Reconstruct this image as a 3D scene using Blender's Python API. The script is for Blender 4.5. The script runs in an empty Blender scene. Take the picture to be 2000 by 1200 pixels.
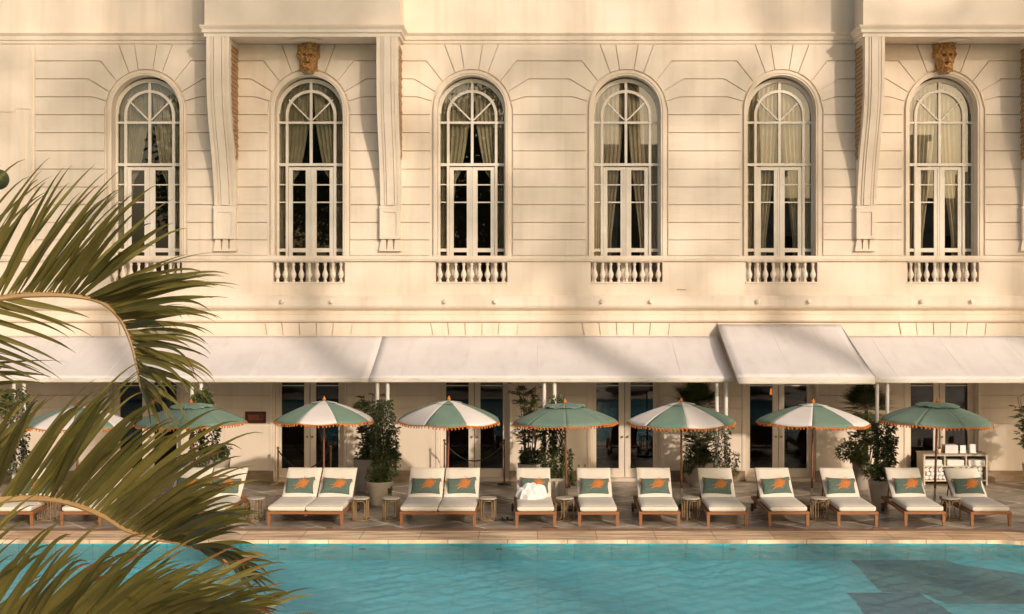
import bpy, bmesh, math, random
from math import sin, cos, pi, radians, sqrt
from mathutils import Vector, Matrix
random.seed(7)
SC = bpy.context.scene
COL = SC.collection

# ------------------------------------------------------------------ camera
F = 2750.0            # focal length in photo pixels (photo 2000 wide)
H = 4.25              # eye height
D0 = 30.8             # camera to facade
S0 = F / D0
cam_d = bpy.data.cameras.new('camera'); cam = bpy.data.objects.new('camera', cam_d); COL.objects.link(cam)
cam.location = (0, -D0, H); cam.rotation_euler = (radians(90), 0, 0)
cam_d.sensor_width = 36; cam_d.lens = F / 2000 * 36
cam_d.shift_x = -0.025; cam_d.shift_y = -0.02
cam_d.clip_start = 0.1; cam_d.clip_end = 4000
SC.camera = cam

# ------------------------------------------------------------------ light
SUN_AZ, SUN_EL = 28.0, 20.0        # degrees right of the camera axis (behind it), elevation
W = bpy.data.worlds.new('World'); SC.world = W; W.use_nodes = True
wn = W.node_tree; bg = wn.nodes['Background']
sky = wn.nodes.new('ShaderNodeTexSky'); sky.sky_type = 'NISHITA'; sky.sun_disc = False
sky.sun_elevation = radians(SUN_EL); sky.sun_rotation = radians(180 - SUN_AZ)
sky.air_density = 1.0; sky.dust_density = 5.0; sky.ozone_density = 0.6
wn.links.new(sky.outputs[0], bg.inputs[0]); bg.inputs[1].default_value = 0.15
sd = bpy.data.lights.new('sun', 'SUN'); sun = bpy.data.objects.new('sun', sd); COL.objects.link(sun)
sd.energy = 3.3; sd.angle = radians(1.4); sd.color = (1.0, 0.84, 0.71)
dirv = Vector((sin(radians(SUN_AZ)) * cos(radians(SUN_EL)), -cos(radians(SUN_AZ)) * cos(radians(SUN_EL)), sin(radians(SUN_EL))))
sun.rotation_euler = dirv.to_track_quat('Z', 'Y').to_euler(); sun.location = (15, -40, 25)
SC.view_settings.view_transform = 'Standard'; SC.view_settings.look = 'None'
SC.view_settings.gamma = 1; SC.view_settings.exposure = -0.35
SC.render.engine = 'CYCLES'
try:
    SC.cycles.transparent_max_bounces = 16; SC.cycles.max_bounces = 8
    SC.cycles.sample_clamp_indirect = 4.0
except Exception: pass

# ------------------------------------------------------------------ coordinates
def X(px, D=D0): return (px - 1050) * D / F
def Z(py, D=D0): return H - (py - 560) * D / F
def DG(py, z=0.0): return (H - z) * F / (py - 560)      # depth of a ground pixel row

# ------------------------------------------------------------------ materials
def srgb(r, g, b):
    f = lambda c: (c / 255 / 12.92) if c / 255 <= 0.04045 else ((c / 255 + 0.055) / 1.055) ** 2.4
    return (f(r), f(g), f(b))
def mat(name, col, rough=0.6, col2=None, scale=3.0, bump=0.0, bscale=40.0, metal=0.0, detail=5.0, stretch=None, spec=None, translucent=0.0, streak=None, pos=(0.35, 0.65)):
    m = bpy.data.materials.new(name); m.use_nodes = True
    nt = m.node_tree; n = nt.nodes; l = nt.links; b = n['Principled BSDF']
    b.inputs['Roughness'].default_value = rough; b.inputs['Metallic'].default_value = metal
    if spec is not None: b.inputs['Specular IOR Level'].default_value = spec
    tc = n.new('ShaderNodeTexCoord'); mp = n.new('ShaderNodeMapping')
    l.new(tc.outputs['Object'], mp.inputs[0])
    if stretch: mp.inputs['Scale'].default_value = stretch
    c1 = (*col, 1)
    if col2:
        nz = n.new('ShaderNodeTexNoise'); nz.inputs['Scale'].default_value = scale; nz.inputs['Detail'].default_value = detail
        l.new(mp.outputs[0], nz.inputs['Vector'])
        r = n.new('ShaderNodeValToRGB'); r.color_ramp.elements[0].position = pos[0]; r.color_ramp.elements[1].position = pos[1]
        r.color_ramp.elements[0].color = c1; r.color_ramp.elements[1].color = (*col2, 1)
        l.new(nz.outputs['Fac'], r.inputs[0]); out = r.outputs[0]
        if streak:
            n2 = n.new('ShaderNodeTexNoise'); n2.inputs['Scale'].default_value = streak[0]; n2.inputs['Detail'].default_value = 6
            m2 = n.new('ShaderNodeMapping'); m2.inputs['Scale'].default_value = streak[1]; l.new(tc.outputs['Object'], m2.inputs[0]); l.new(m2.outputs[0], n2.inputs['Vector'])
            r2 = n.new('ShaderNodeValToRGB'); r2.color_ramp.elements[0].position = 0.5; r2.color_ramp.elements[1].position = 0.78
            r2.color_ramp.elements[0].color = (1, 1, 1, 1); r2.color_ramp.elements[1].color = (*streak[2], 1); l.new(n2.outputs['Fac'], r2.inputs[0])
            mx = n.new('ShaderNodeMix'); mx.data_type = 'RGBA'; mx.blend_type = 'MULTIPLY'; mx.inputs[0].default_value = 1
            l.new(out, mx.inputs[6]); l.new(r2.outputs[0], mx.inputs[7]); out = mx.outputs[2]
        l.new(out, b.inputs['Base Color'])
    else:
        b.inputs['Base Color'].default_value = c1; out = None
    if bump:
        nb = n.new('ShaderNodeTexNoise'); nb.inputs['Scale'].default_value = bscale; nb.inputs['Detail'].default_value = 4
        l.new(mp.outputs[0], nb.inputs['Vector'])
        bp = n.new('ShaderNodeBump'); bp.inputs['Strength'].default_value = bump; bp.inputs['Distance'].default_value = 0.01
        l.new(nb.outputs['Fac'], bp.inputs['Height']); l.new(bp.outputs[0], b.inputs['Normal'])
    if translucent:
        tr = n.new('ShaderNodeBsdfTranslucent'); ms = n.new('ShaderNodeMixShader'); ms.inputs[0].default_value = translucent
        if out: l.new(out, tr.inputs[0])
        else: tr.inputs[0].default_value = c1
        l.new(b.outputs[0], ms.inputs[1]); l.new(tr.outputs[0], ms.inputs[2]); l.new(ms.outputs[0], n['Material Output'].inputs[0])
    return m
def glass_mat(name, tint, ior=1.5, rough=0.0, bump=0.0, bscale=2.0, stretch=(1, 1, 1), boost=1.0, cloud=None):
    m = bpy.data.materials.new(name); m.use_nodes = True
    nt = m.node_tree; n = nt.nodes; l = nt.links
    for x in list(n):
        if x.type != 'OUTPUT_MATERIAL': n.remove(x)
    o = [x for x in n][0]
    tr = n.new('ShaderNodeBsdfTransparent'); tr.inputs[0].default_value = (*tint, 1)
    gl = n.new('ShaderNodeBsdfGlossy'); gl.inputs['Roughness'].default_value = rough
    fr = n.new('ShaderNodeFresnel'); fr.inputs[0].default_value = ior
    ms = n.new('ShaderNodeMixShader')
    mt = n.new('ShaderNodeMath'); mt.operation = 'MULTIPLY'; mt.inputs[1].default_value = boost; mt.use_clamp = True
    l.new(fr.outputs[0], mt.inputs[0])
    l.new(mt.outputs[0], ms.inputs[0]); l.new(tr.outputs[0], ms.inputs[1]); l.new(gl.outputs[0], ms.inputs[2]); l.new(ms.outputs[0], o.inputs[0])
    if bump:
        tc = n.new('ShaderNodeTexCoord'); mp = n.new('ShaderNodeMapping'); mp.inputs['Scale'].default_value = stretch
        l.new(tc.outputs['Object'], mp.inputs[0])
        nb = n.new('ShaderNodeTexNoise'); nb.inputs['Scale'].default_value = bscale; nb.inputs['Detail'].default_value = 5; nb.inputs['Roughness'].default_value = 0.6
        nb.inputs['Distortion'].default_value = 1.2
        l.new(mp.outputs[0], nb.inputs['Vector'])
        bp = n.new('ShaderNodeBump'); bp.inputs['Strength'].default_value = bump; bp.inputs['Distance'].default_value = 0.03
        l.new(nb.outputs['Fac'], bp.inputs['Height']); l.new(bp.outputs[0], gl.inputs['Normal']); l.new(bp.outputs[0], fr.inputs['Normal'])
        if cloud:      # light scattered back by the water itself
            df = n.new('ShaderNodeBsdfDiffuse'); df.inputs[0].default_value = (*cloud, 1); l.new(bp.outputs[0], df.inputs['Normal'])
            m2 = n.new('ShaderNodeMixShader'); m2.inputs[0].default_value = 0.19
            l.new(tr.outputs[0], m2.inputs[1]); l.new(df.outputs[0], m2.inputs[2]); l.new(m2.outputs[0], ms.inputs[1])
    return m
def tile_mat(name, c1, c2, mortar, size, rot=0.0, rough=0.5, msize=0.01, w=0.5, h=0.5, noise=0.25, nscale=2.0, bump=0.1, off=0.5, nstretch=(1, 1, 1)):
    m = bpy.data.materials.new(name); m.use_nodes = True
    nt = m.node_tree; n = nt.nodes; l = nt.links; b = n['Principled BSDF']; b.inputs['Roughness'].default_value = rough
    tc = n.new('ShaderNodeTexCoord'); mp = n.new('ShaderNodeMapping'); mp.inputs['Rotation'].default_value = (0, 0, rot)
    l.new(tc.outputs['Object'], mp.inputs[0])
    br = n.new('ShaderNodeTexBrick'); br.offset = off; br.inputs['Scale'].default_value = size
    br.inputs['Color1'].default_value = (*c1, 1); br.inputs['Color2'].default_value = (*c2, 1); br.inputs['Mortar'].default_value = (*mortar, 1)
    br.inputs['Mortar Size'].default_value = msize; br.inputs['Brick Width'].default_value = w; br.inputs['Row Height'].default_value = h
    l.new(mp.outputs[0], br.inputs['Vector'])
    nz = n.new('ShaderNodeTexNoise'); nz.inputs['Scale'].default_value = nscale; nz.inputs['Detail'].default_value = 8; nz.inputs['Roughness'].default_value = 0.65
    m3 = n.new('ShaderNodeMapping'); m3.inputs['Scale'].default_value = nstretch; l.new(tc.outputs['Object'], m3.inputs[0]); l.new(m3.outputs[0], nz.inputs['Vector'])
    r = n.new('ShaderNodeValToRGB'); r.color_ramp.elements[0].position = 0.37; r.color_ramp.elements[1].position = 0.63
    g0 = 1 - noise; r.color_ramp.elements[0].color = (g0, g0, g0, 1); r.color_ramp.elements[1].color = (1 + noise, 1 + noise * .95, 1 + noise * .85, 1)
    l.new(nz.outputs['Fac'], r.inputs[0])
    mx = n.new('ShaderNodeMix'); mx.data_type = 'RGBA'; mx.blend_type = 'MULTIPLY'; mx.inputs[0].default_value = 1
    l.new(br.outputs['Color'], mx.inputs[6]); l.new(r.outputs[0], mx.inputs[7]); l.new(mx.outputs[2], b.inputs['Base Color'])
    bp = n.new('ShaderNodeBump'); bp.inputs['Strength'].default_value = bump; bp.inputs['Distance'].default_value = 0.01
    l.new(nz.outputs['Fac'], bp.inputs['Height']); l.new(bp.outputs[0], b.inputs['Normal'])
    return m

M = {}
M['wall'] = mat('cream_paint', (0.82, 0.71, 0.575), 0.62, (0.75, 0.64, 0.51), 0.9, 0.18, 50, streak=(1.6, (3.5, 3.5, 0.22), (0.91, 0.88, 0.83)))
M['trim'] = mat('cream_trim_paint', (0.82, 0.71, 0.575), 0.5, (0.76, 0.65, 0.52), 2.0, 0.05, 60)
M['frame'] = mat('white_joinery_paint', (0.76, 0.70, 0.60), 0.4, (0.70, 0.63, 0.53), 3.0)
M['dgap'] = mat('groove_grime', (0.30, 0.21, 0.13), 0.8, (0.42, 0.31, 0.20), 4.0)
M['terra'] = mat('terracotta', (0.24, 0.11, 0.035), 0.75, (0.62, 0.36, 0.14), 22, 0.9, 40)
M['plinth'] = mat('plinth_stone', (0.24, 0.16, 0.09), 0.7, (0.33, 0.24, 0.15), 3, 0.2, 30, stretch=(1, 1, 3))
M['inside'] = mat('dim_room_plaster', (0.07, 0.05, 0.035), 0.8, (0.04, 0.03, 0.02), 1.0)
M['curtain'] = mat('linen_curtain', (0.74, 0.66, 0.46), 0.9, (0.62, 0.55, 0.38), 6, translucent=0.25)
M['sheer'] = mat('sheer_curtain', (0.88, 0.80, 0.60), 0.9, (0.80, 0.71, 0.52), 6, translucent=0.3)
M['glass'] = glass_mat('window_glass', (0.90, 0.91, 0.88), 1.55, 0.0, boost=3.2)
M['glassr'] = glass_mat('bright_window_glass', (0.90, 0.90, 0.86), 1.55, 0.0, boost=2.3)
M['glassb'] = glass_mat('mirror_window_glass', (0.92, 0.90, 0.86), 1.55, 0.0, boost=3.6)
M['glassd'] = glass_mat('dim_window_glass', (0.80, 0.80, 0.76), 1.5, 0.0, boost=1.5)
M['awning'] = mat('awning_canvas', (0.88, 0.835, 0.81), 0.7, (0.83, 0.785, 0.755), 1.3, 0.15, 12, translucent=0.06, streak=(2.2, (2.2, .5, .5), (0.92, 0.90, 0.87)))
M['valance'] = mat('awning_valance_canvas', (0.80, 0.74, 0.64), 0.6, (0.72, 0.65, 0.54), 2.0, translucent=0.1, streak=(5, (1, 1, 6), (0.86, 0.80, 0.7)))
M['post'] = mat('white_post_paint', (0.78, 0.74, 0.68), 0.4, (0.68, 0.63, 0.56), 5)
M['green'] = mat('sage_green_canvas', (0.18, 0.28, 0.215), 0.75, (0.215, 0.315, 0.24), 3.0, 0.3, 8, translucent=0.15)
M['white'] = mat('white_canvas', (0.90, 0.85, 0.80), 0.75, (0.85, 0.79, 0.73), 3.0, 0.3, 8, translucent=0.2)
M['orange'] = mat('orange_trim', (0.66, 0.22, 0.04), 0.8, (0.50, 0.155, 0.03), 30)
M['teak'] = mat('teak_wood', (0.37, 0.155, 0.055), 0.5, (0.22, 0.085, 0.03), 12, 0.1, 60, stretch=(6, 1, 6))
M['pole'] = mat('dark_teak_pole', (0.25, 0.09, 0.04), 0.4, (0.16, 0.06, 0.03), 20)
M['silver'] = mat('brushed_metal', (0.75, 0.70, 0.62), 0.35, metal=0.8)
M['brass'] = mat('aged_brass', (0.50, 0.33, 0.12), 0.35, (0.35, 0.22, 0.08), 20, metal=0.85)
M['black'] = mat('black_iron', (0.025, 0.022, 0.02), 0.5, (0.04, 0.035, 0.03), 8)
M['cushion'] = mat('ivory_cushion', (0.84, 0.76, 0.63), 0.85, (0.77, 0.69, 0.56), 3.0, 0.7, 7)
M['piping'] = mat('cushion_piping', (0.55, 0.47, 0.36), 0.85, (0.48, 0.40, 0.30), 10)
M['pgreen'] = mat('green_pillow_weave', (0.085, 0.13, 0.10), 0.9, (0.12, 0.17, 0.13), 30, 0.3, 120)
M['rattan'] = mat('rattan_cane', (0.30, 0.20, 0.09), 0.6, (0.19, 0.12, 0.055), 25, 0.1, 80)
M['weave'] = mat('woven_top', (0.56, 0.48, 0.37), 0.7, (0.44, 0.37, 0.28), 60, 0.6, 150)
M['towel'] = mat('white_towel', (0.86, 0.83, 0.80), 0.95, (0.80, 0.76, 0.72), 20, 0.8, 90)
M['cabinet'] = mat('cabinet_paint', (0.62, 0.55, 0.42), 0.5, (0.56, 0.49, 0.37), 3)
M['cabtop'] = mat('cabinet_worktop', (0.40, 0.32, 0.23), 0.4, (0.34, 0.27, 0.2), 8)
M['pot'] = mat('pale_concrete_pot', (0.60, 0.53, 0.42), 0.8, (0.50, 0.43, 0.33), 5, 0.3, 40, streak=(4, (1, 1, 0.4), (0.8, 0.78, 0.72)))
M['potg'] = mat('grey_concrete_pot', (0.42, 0.36, 0.29), 0.8, (0.34, 0.29, 0.23), 5, 0.3, 40)
M['soil'] = mat('potting_soil', (0.05, 0.035, 0.022), 0.95)
M['leafd'] = mat('dark_leaf', (0.045, 0.062, 0.02), 0.5, (0.11, 0.125, 0.04), 9, translucent=0.15)
M['leafm'] = mat('mid_leaf', (0.075, 0.10, 0.03), 0.5, (0.13, 0.155, 0.05), 9, translucent=0.25)
M['leafy'] = mat('sunny_leaf', (0.10, 0.125, 0.03), 0.5, (0.15, 0.165, 0.04), 9, translucent=0.3)  # lighter yellow-green leaf colour
M['palm'] = mat('palm_leaflet', (0.15, 0.135, 0.03), 0.38, (0.26, 0.22, 0.06), 3.0, 0.15, 30, translucent=0.3)
M['palm2'] = mat('palm_leaflet_deep', (0.095, 0.095, 0.02), 0.42, (0.17, 0.155, 0.04), 3.0, translucent=0.25)
M['palmdry'] = mat('dry_leaf_tip', (0.26, 0.10, 0.03), 0.7, (0.34, 0.16, 0.06), 8, translucent=0.2)
M['rachis'] = mat('palm_midrib', (0.42, 0.28, 0.12), 0.5, (0.34, 0.20, 0.08), 6)
M['bark'] = mat('trunk_bark', (0.20, 0.15, 0.10), 0.9, (0.12, 0.09, 0.06), 10, 0.6, 20, stretch=(1, 1, 4))
M['deck'] = tile_mat('deck_stone', (0.45, 0.38, 0.30), (0.21, 0.18, 0.145), (0.66, 0.58, 0.48), 0.45, rot=radians(52), rough=0.38, msize=0.011, noise=0.5, nscale=1.4, bump=0.2)
M['coping'] = tile_mat('travertine_coping', (0.74, 0.48, 0.28), (0.90, 0.68, 0.47), (0.44, 0.27, 0.15), 0.5, rough=0.35, msize=0.004, w=0.5, h=1.2, noise=0.5, nscale=1.1, bump=0.15, nstretch=(0.8, 7, 1))
M['lip'] = tile_mat('coping_border_stone', (0.25, 0.14, 0.075), (0.34, 0.20, 0.11), (0.2, 0.12, 0.07), 0.5, rough=0.45, msize=0.006, w=0.9, h=2, noise=0.3, nscale=2.5, nstretch=(1, 6, 1))
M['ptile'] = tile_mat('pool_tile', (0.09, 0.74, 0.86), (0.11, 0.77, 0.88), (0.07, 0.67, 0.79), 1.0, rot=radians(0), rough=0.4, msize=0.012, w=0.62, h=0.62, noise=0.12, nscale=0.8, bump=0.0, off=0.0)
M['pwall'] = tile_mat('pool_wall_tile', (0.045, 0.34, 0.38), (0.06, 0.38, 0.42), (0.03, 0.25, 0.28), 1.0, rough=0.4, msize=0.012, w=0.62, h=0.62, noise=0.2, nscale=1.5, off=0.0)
M['inlay'] = tile_mat('dark_pool_mosaic', (0.002, 0.07, 0.13), (0.002, 0.06, 0.12), (0.002, 0.06, 0.12), 4.0, rough=0.4, msize=0.01, noise=0.15)
M['inlayb'] = tile_mat('blue_pool_mosaic', (0.001, 0.04, 0.17), (0.002, 0.05, 0.19), (0.001, 0.04, 0.17), 4.0, rough=0.4, msize=0.01, noise=0.15)
M['water'] = glass_mat('pool_water', (0.92, 1.0, 1.0), 1.33, 0.03, bump=0.25, bscale=9.0, stretch=(0.7, 1.25, 1), boost=0.6, cloud=(0.40, 0.92, 0.95))
M['ground'] = mat('far_ground', (0.10, 0.11, 0.05), 0.9, (0.16, 0.14, 0.08), 0.2)
M['sign'] = mat('dark_wood_sign', (0.055, 0.02, 0.012), 0.4, (0.09, 0.03, 0.015), 10)
M['signred'] = mat('sign_red_panel', (0.22, 0.05, 0.025), 0.5, (0.16, 0.035, 0.02), 12)
M['signgold'] = mat('sign_gold_letter', (0.45, 0.16, 0.06), 0.4)
M['paper'] = mat('white_card', (0.88, 0.86, 0.80), 0.6)
M['ceramic'] = mat('cream_ceramic', (0.74, 0.64, 0.48), 0.35, (0.68, 0.58, 0.43), 6)
M['opp'] = mat('opposite_wall_paint', (0.90, 0.78, 0.58), 0.7, (0.86, 0.72, 0.52), 0.5)
M['oppdark'] = mat('opposite_window_dark', (0.05, 0.04, 0.03), 0.2)
lm = bpy.data.materials.new('lamp_glow'); lm.use_nodes = True
e = lm.node_tree.nodes['Principled BSDF']; e.inputs['Base Color'].default_value = (0.8, 0.25, 0.05, 1)
e.inputs['Emission Color'].default_value = (1.0, 0.25, 0.04, 1); e.inputs['Emission Strength'].default_value = 1.3
M['lamp'] = lm

# ------------------------------------------------------------------ mesh builder
class MB:
    def __init__(s): s.v = []; s.f = []; s.m = []
    def face(s, pts, mi=0):
        b = len(s.v); s.v.extend([tuple(p) for p in pts]); s.f.append(tuple(range(b, b + len(pts)))); s.m.append(mi)
    def add(s, vs, fs, mi=0):
        b = len(s.v); s.v.extend([tuple(p) for p in vs])
        for f in fs: s.f.append(tuple(i + b for i in f)); s.m.append(mi)
    def box(s, x0, x1, y0, y1, z0, z1, mi=0):
        vs = [(x0, y0, z0), (x1, y0, z0), (x1, y1, z0), (x0, y1, z0), (x0, y0, z1), (x1, y0, z1), (x1, y1, z1), (x0, y1, z1)]
        s.add(vs, [(0, 3, 2, 1), (4, 5, 6, 7), (0, 1, 5, 4), (1, 2, 6, 5), (2, 3, 7, 6), (3, 0, 4, 7)], mi)
    def prism(s, poly, y0, y1, mi=0, bevel=0.0):
        """poly in (x,z), extruded y0 (front) .. y1 (back); counter-clockwise seen from the front"""
        a = sum(poly[i][0] * poly[(i + 1) % len(poly)][1] - poly[(i + 1) % len(poly)][0] * poly[i][1] for i in range(len(poly)))
        if a < 0: poly = poly[::-1]
        n = len(poly); vs = [(x, y0, z) for x, z in poly] + [(x, y1, z) for x, z in poly]
        fs = [tuple(range(n)), tuple(range(2 * n - 1, n - 1, -1))] + [(i, i + n, (i + 1) % n + n, (i + 1) % n) for i in range(n)]
        s.add(vs, fs, mi)
    def prof(s, prof, x0, x1, mi=0):
        """profile in (y,z) extruded along x"""
        n = len(prof); vs = [(x0, y, z) for y, z in prof] + [(x1, y, z) for y, z in prof]
        s.add(vs, [tuple(range(n)), tuple(range(2 * n - 1, n - 1, -1))] + [(i, i + n, (i + 1) % n + n, (i + 1) % n) for i in range(n)], mi)
    def tube(s, pts, r, n=8, mi=0, caps=True, up=Vector((0.13, 0.21, 1))):
        pts = [Vector(p) for p in pts]; k = len(pts)
        rr = r if isinstance(r, (list, tuple)) else [r] * k
        vs = []; prev = None
        for i, p in enumerate(pts):
            t = (pts[min(i + 1, k - 1)] - pts[max(i - 1, 0)]).normalized()
            if prev is None:
                a = t.cross(up)
                if a.length < 0.15: a = t.cross(Vector((1, 0.1, 0)))
            else: a = prev - t * prev.dot(t)
            a.normalize(); b = t.cross(a).normalized(); prev = a
            for j in range(n):
                w = 2 * pi * j / n; q = p + (a * cos(w) + b * sin(w)) * rr[i]; vs.append(tuple(q))
        fs = [(i * n + j, i * n + (j + 1) % n, (i + 1) * n + (j + 1) % n, (i + 1) * n + j) for i in range(k - 1) for j in range(n)]
        if caps: fs += [tuple(range(n - 1, -1, -1)), tuple(range((k - 1) * n, k * n))]
        s.add(vs, fs, mi)
    def lathe(s, prof, c=(0, 0, 0), n=16, mi=0):
        """profile (r,z)"""
        vs = []
        for r, z in prof:
            for j in range(n):
                w = 2 * pi * j / n; vs.append((c[0] + r * cos(w), c[1] + r * sin(w), c[2] + z))
        k = len(prof)
        fs = [(i * n + j, i * n + (j + 1) % n, (i + 1) * n + (j + 1) % n, (i + 1) * n + j) for i in range(k - 1) for j in range(n)]
        fs += [tuple(range(n - 1, -1, -1)), tuple(range((k - 1) * n, k * n))]
        s.add(vs, fs, mi)
    def grid(s, fn, nu, nv, mi=0):
        vs = [fn(i / nu, j / nv) for j in range(nv + 1) for i in range(nu + 1)]
        s.add(vs, [(j * (nu + 1) + i, j * (nu + 1) + i + 1, (j + 1) * (nu + 1) + i + 1, (j + 1) * (nu + 1) + i) for j in range(nv) for i in range(nu)], mi)
    def build(s, name, mats, parent=None, smooth=False, loc=None, bevel=0.0, angle=40):
        me = bpy.data.meshes.new(name); me.from_pydata(s.v, [], s.f)
        if not isinstance(mats, (list, tuple)): mats = [mats]
        for m in mats: me.materials.append(m)
        me.polygons.foreach_set('material_index', s.m)
        me.update()
        if smooth:
            me.polygons.foreach_set('use_smooth', [True] * len(me.polygons))
            try: me.set_sharp_from_angle(angle=radians(angle))
            except Exception: pass
        o = bpy.data.objects.new(name, me); COL.objects.link(o)
        if parent: o.parent = parent
        if loc: o.location = loc
        if bevel:
            b = o.modifiers.new('bevel', 'BEVEL'); b.width = bevel; b.segments = 2; b.limit_method = 'ANGLE'; b.angle_limit = radians(35)
        return o
def tag(o, label, cat=None, group=None, kind=None):
    if label: o['label'] = label
    if cat: o['category'] = cat
    if group: o['group'] = group
    if kind: o['kind'] = kind
    return o
def thing(name, label, cat, loc=(0, 0, 0), rz=0.0, group=None):
    o = bpy.data.objects.new(name, None); COL.objects.link(o); o.location = loc; o.rotation_euler = (0, 0, rz)
    return tag(o, label, cat, group)
def copy_tree(o, parent=None):
    c = o.copy(); COL.objects.link(c)
    if parent: c.parent = parent
    for ch in list(o.children): copy_tree(ch, c)
    return c
def struct(o): o['kind'] = 'structure'; return o

# ------------------------------------------------------------------ setting
g = MB(); g.face([(-1500, -1500, -0.45), (1500, -1500, -0.45), (1500, 1500, -0.45), (-1500, 1500, -0.45)])
struct(g.build('ground', M['ground']))
YE = -(D0 - 23.55)           # far pool edge (y)
YN = -22.0                   # near pool edge
XR, XL = 8.95, -17.0
def corner(off=0.0, r=1.5, n=10):
    """outline of the pool, offset outwards"""
    x1 = XR + off; y1 = YE + off; y0 = YN - off; x0 = XL - off; R = r + off; pts = []
    for k in range(n + 1):
        a = pi / 2 * k / n; pts.append((x1 - R + R * cos(a), y1 - R + R * sin(a)))
    for k in range(n + 1):
        a = pi / 2 + pi / 2 * k / n; pts.append((x0 + R + R * cos(a), y1 - R + R * sin(a)))
    for k in range(n + 1):
        a = pi + pi / 2 * k / n; pts.append((x0 + R + R * cos(a), y0 + R + R * sin(a)))
    for k in range(n + 1):
        a = 1.5 * pi + pi / 2 * k / n; pts.append((x1 - R + R * cos(a), y0 + R + R * sin(a)))
    return pts
def ring(mb, a, b, z0, z1=None):
    n = len(a)
    for i in range(n):
        j = (i + 1) % n
        mb.face([(a[i][0], a[i][1], z0), (b[i][0], b[i][1], z0 if z1 is None else z1), (b[j][0], b[j][1], z0 if z1 is None else z1), (a[j][0], a[j][1], z0)])
def vert_ring(mb, a, z0, z1):
    n = len(a)
    for i in range(n):
        j = (i + 1) % n
        mb.face([(a[i][0], a[i][1], z0), (a[j][0], a[j][1], z0), (a[j][0], a[j][1], z1), (a[i][0], a[i][1], z1)])
p0 = corner(0.0); p1 = corner(0.88); p2 = corner(1.16)
# rectangle with the same vertex count to close the deck
def rect_like(pts, x0, x1, y0, y1):
    out = []
    n = len(pts) // 4
    cs = [(x1, y1), (x0, y1), (x0, y0), (x1, y0)]
    for i in range(len(pts)): out.append(cs[min(i // n, 3)])
    return out
d = MB(); r4 = rect_like(p2, -40, 40, -60, 4.2); ring(d, p2, r4, 0.0); vert_ring(d, r4, -0.4, 0.0)
struct(d.build('pool_deck', M['deck']))
d = MB(); ring(d, p1, p2, 0.004); struct(d.build('coping_border', M['lip']))
d = MB(); ring(d, p0, p1, 0.012); vert_ring(d, p0, -0.05, 0.012); vert_ring(d, p1, 0.0, 0.012)
struct(d.build('pool_coping', M['coping']))
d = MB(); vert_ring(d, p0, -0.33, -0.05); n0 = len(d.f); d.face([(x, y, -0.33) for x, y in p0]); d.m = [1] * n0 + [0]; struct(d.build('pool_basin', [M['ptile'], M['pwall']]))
for px in (553, 708, 975, 1430):
    x = X(px, 23.55); b = MB(); b.box(x - .055, x + .055, YE - .012, YE + .001, -.155, -.125); b.box(x - .075, x + .075, YE - .006, YE + .001, -.165, -.115, 1)
    tag(b.build('pool_inlet', [M['black'], M['pwall']]), 'small dark slot in the far pool wall ' + {553: 'nearest the palm frond tips', 708: 'below the double lounger before the rope posts', 975: 'below the sandals and the towelled lounger', 1430: 'below the lounger beside the first fan palm'}[px], 'inlet', 'slots in the pool wall')
# rippled surface: real waves, fine where the pool is near the loungers
rw_ = random.Random(12); wv = []
for lam, sl in [(1.9, .010), (1.3, .012), (.9, .018), (.7, .022), (.52, .035), (.43, .045), (.36, .05), (.30, .05), (.26, .05), (.22, .06), (.19, .055), (.17, .05), (.24, .05), (.47, .04), (.33, .045), (.62, .035)]:
    a = rw_.gauss(pi / 2, .95); sl *= 1.7 if lam < .5 else 1.2; k = 2 * pi / lam; wv.append((k * cos(a), k * sin(a), sl / k, rw_.uniform(0, 6.28)))
def wz(x, y):
    mod = .75 + .35 * sin(x * .9 + 1.1 * sin(y * .7)) * sin(y * 1.3 + .8 * sin(x * .6))
    return -0.075 + mod * sum(A * sin(kx * x + ky * y + p) for kx, ky, A, p in wv)
gx = [XL + .3 * k for k in range(int((-8.4 - XL) / .3))] + [-8.4 + .045 * k for k in range(int((XR + .02 + 8.4) / .045) + 1)] + [XR + .03]
gy = [YE + .005 - .045 * k for k in range(140)]; y_l = gy[-1]; gy += [y_l - .3 * k for k in range(1, int((y_l - YN) / .3))] + [YN]
d = MB(); d.add([(x, y, wz(x, y)) for y in gy for x in gx], [(j * len(gx) + i, (j + 1) * len(gx) + i, (j + 1) * len(gx) + i + 1, j * len(gx) + i + 1) for j in range(len(gy) - 1) for i in range(len(gx) - 1)])
struct(d.build('pool_water', M['water'], smooth=True, angle=180))
def wob(pts, seed):
    rn = random.Random(seed); out = []
    for i, p in enumerate(pts):
        q = pts[(i + 1) % len(pts)]; L = math.hypot(q[0] - p[0], q[1] - p[1]); n = max(int(L / .09), 1)
        for k in range(n): out.append((p[0] + (q[0] - p[0]) * k / n + .008 * sin(k * 1.3 + i) + rn.gauss(0, .006), p[1] + (q[1] - p[1]) * k / n + rn.gauss(0, .008)))
    return out
def pf(px, py, z=-0.33): D = DG(py, z); return ((px - 1050) * D / F, -D0 + D)
d = MB(); d.face([(*p, -0.326) for p in wob([pf(*p) for p in [(1655, 1089), (1825, 1088), (1872, 1103), (2010, 1124), (2120, 1145), (2120, 1180), (1848, 1180), (1800, 1159), (1722, 1157), (1700, 1136), (1680, 1112)]], 1)])
struct(d.build('pool_floor_inlay', M['inlay']))
d = MB(); d.face([(*p, -0.322) for p in wob([pf(*p) for p in [(1653, 1159), (1795, 1158), (1815, 1172), (1846, 1190), (1880, 1212), (1930, 1240), (1740, 1240), (1690, 1204), (1672, 1175)]], 2)])
struct(d.build('pool_floor_inlay', M['inlayb']))
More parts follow.
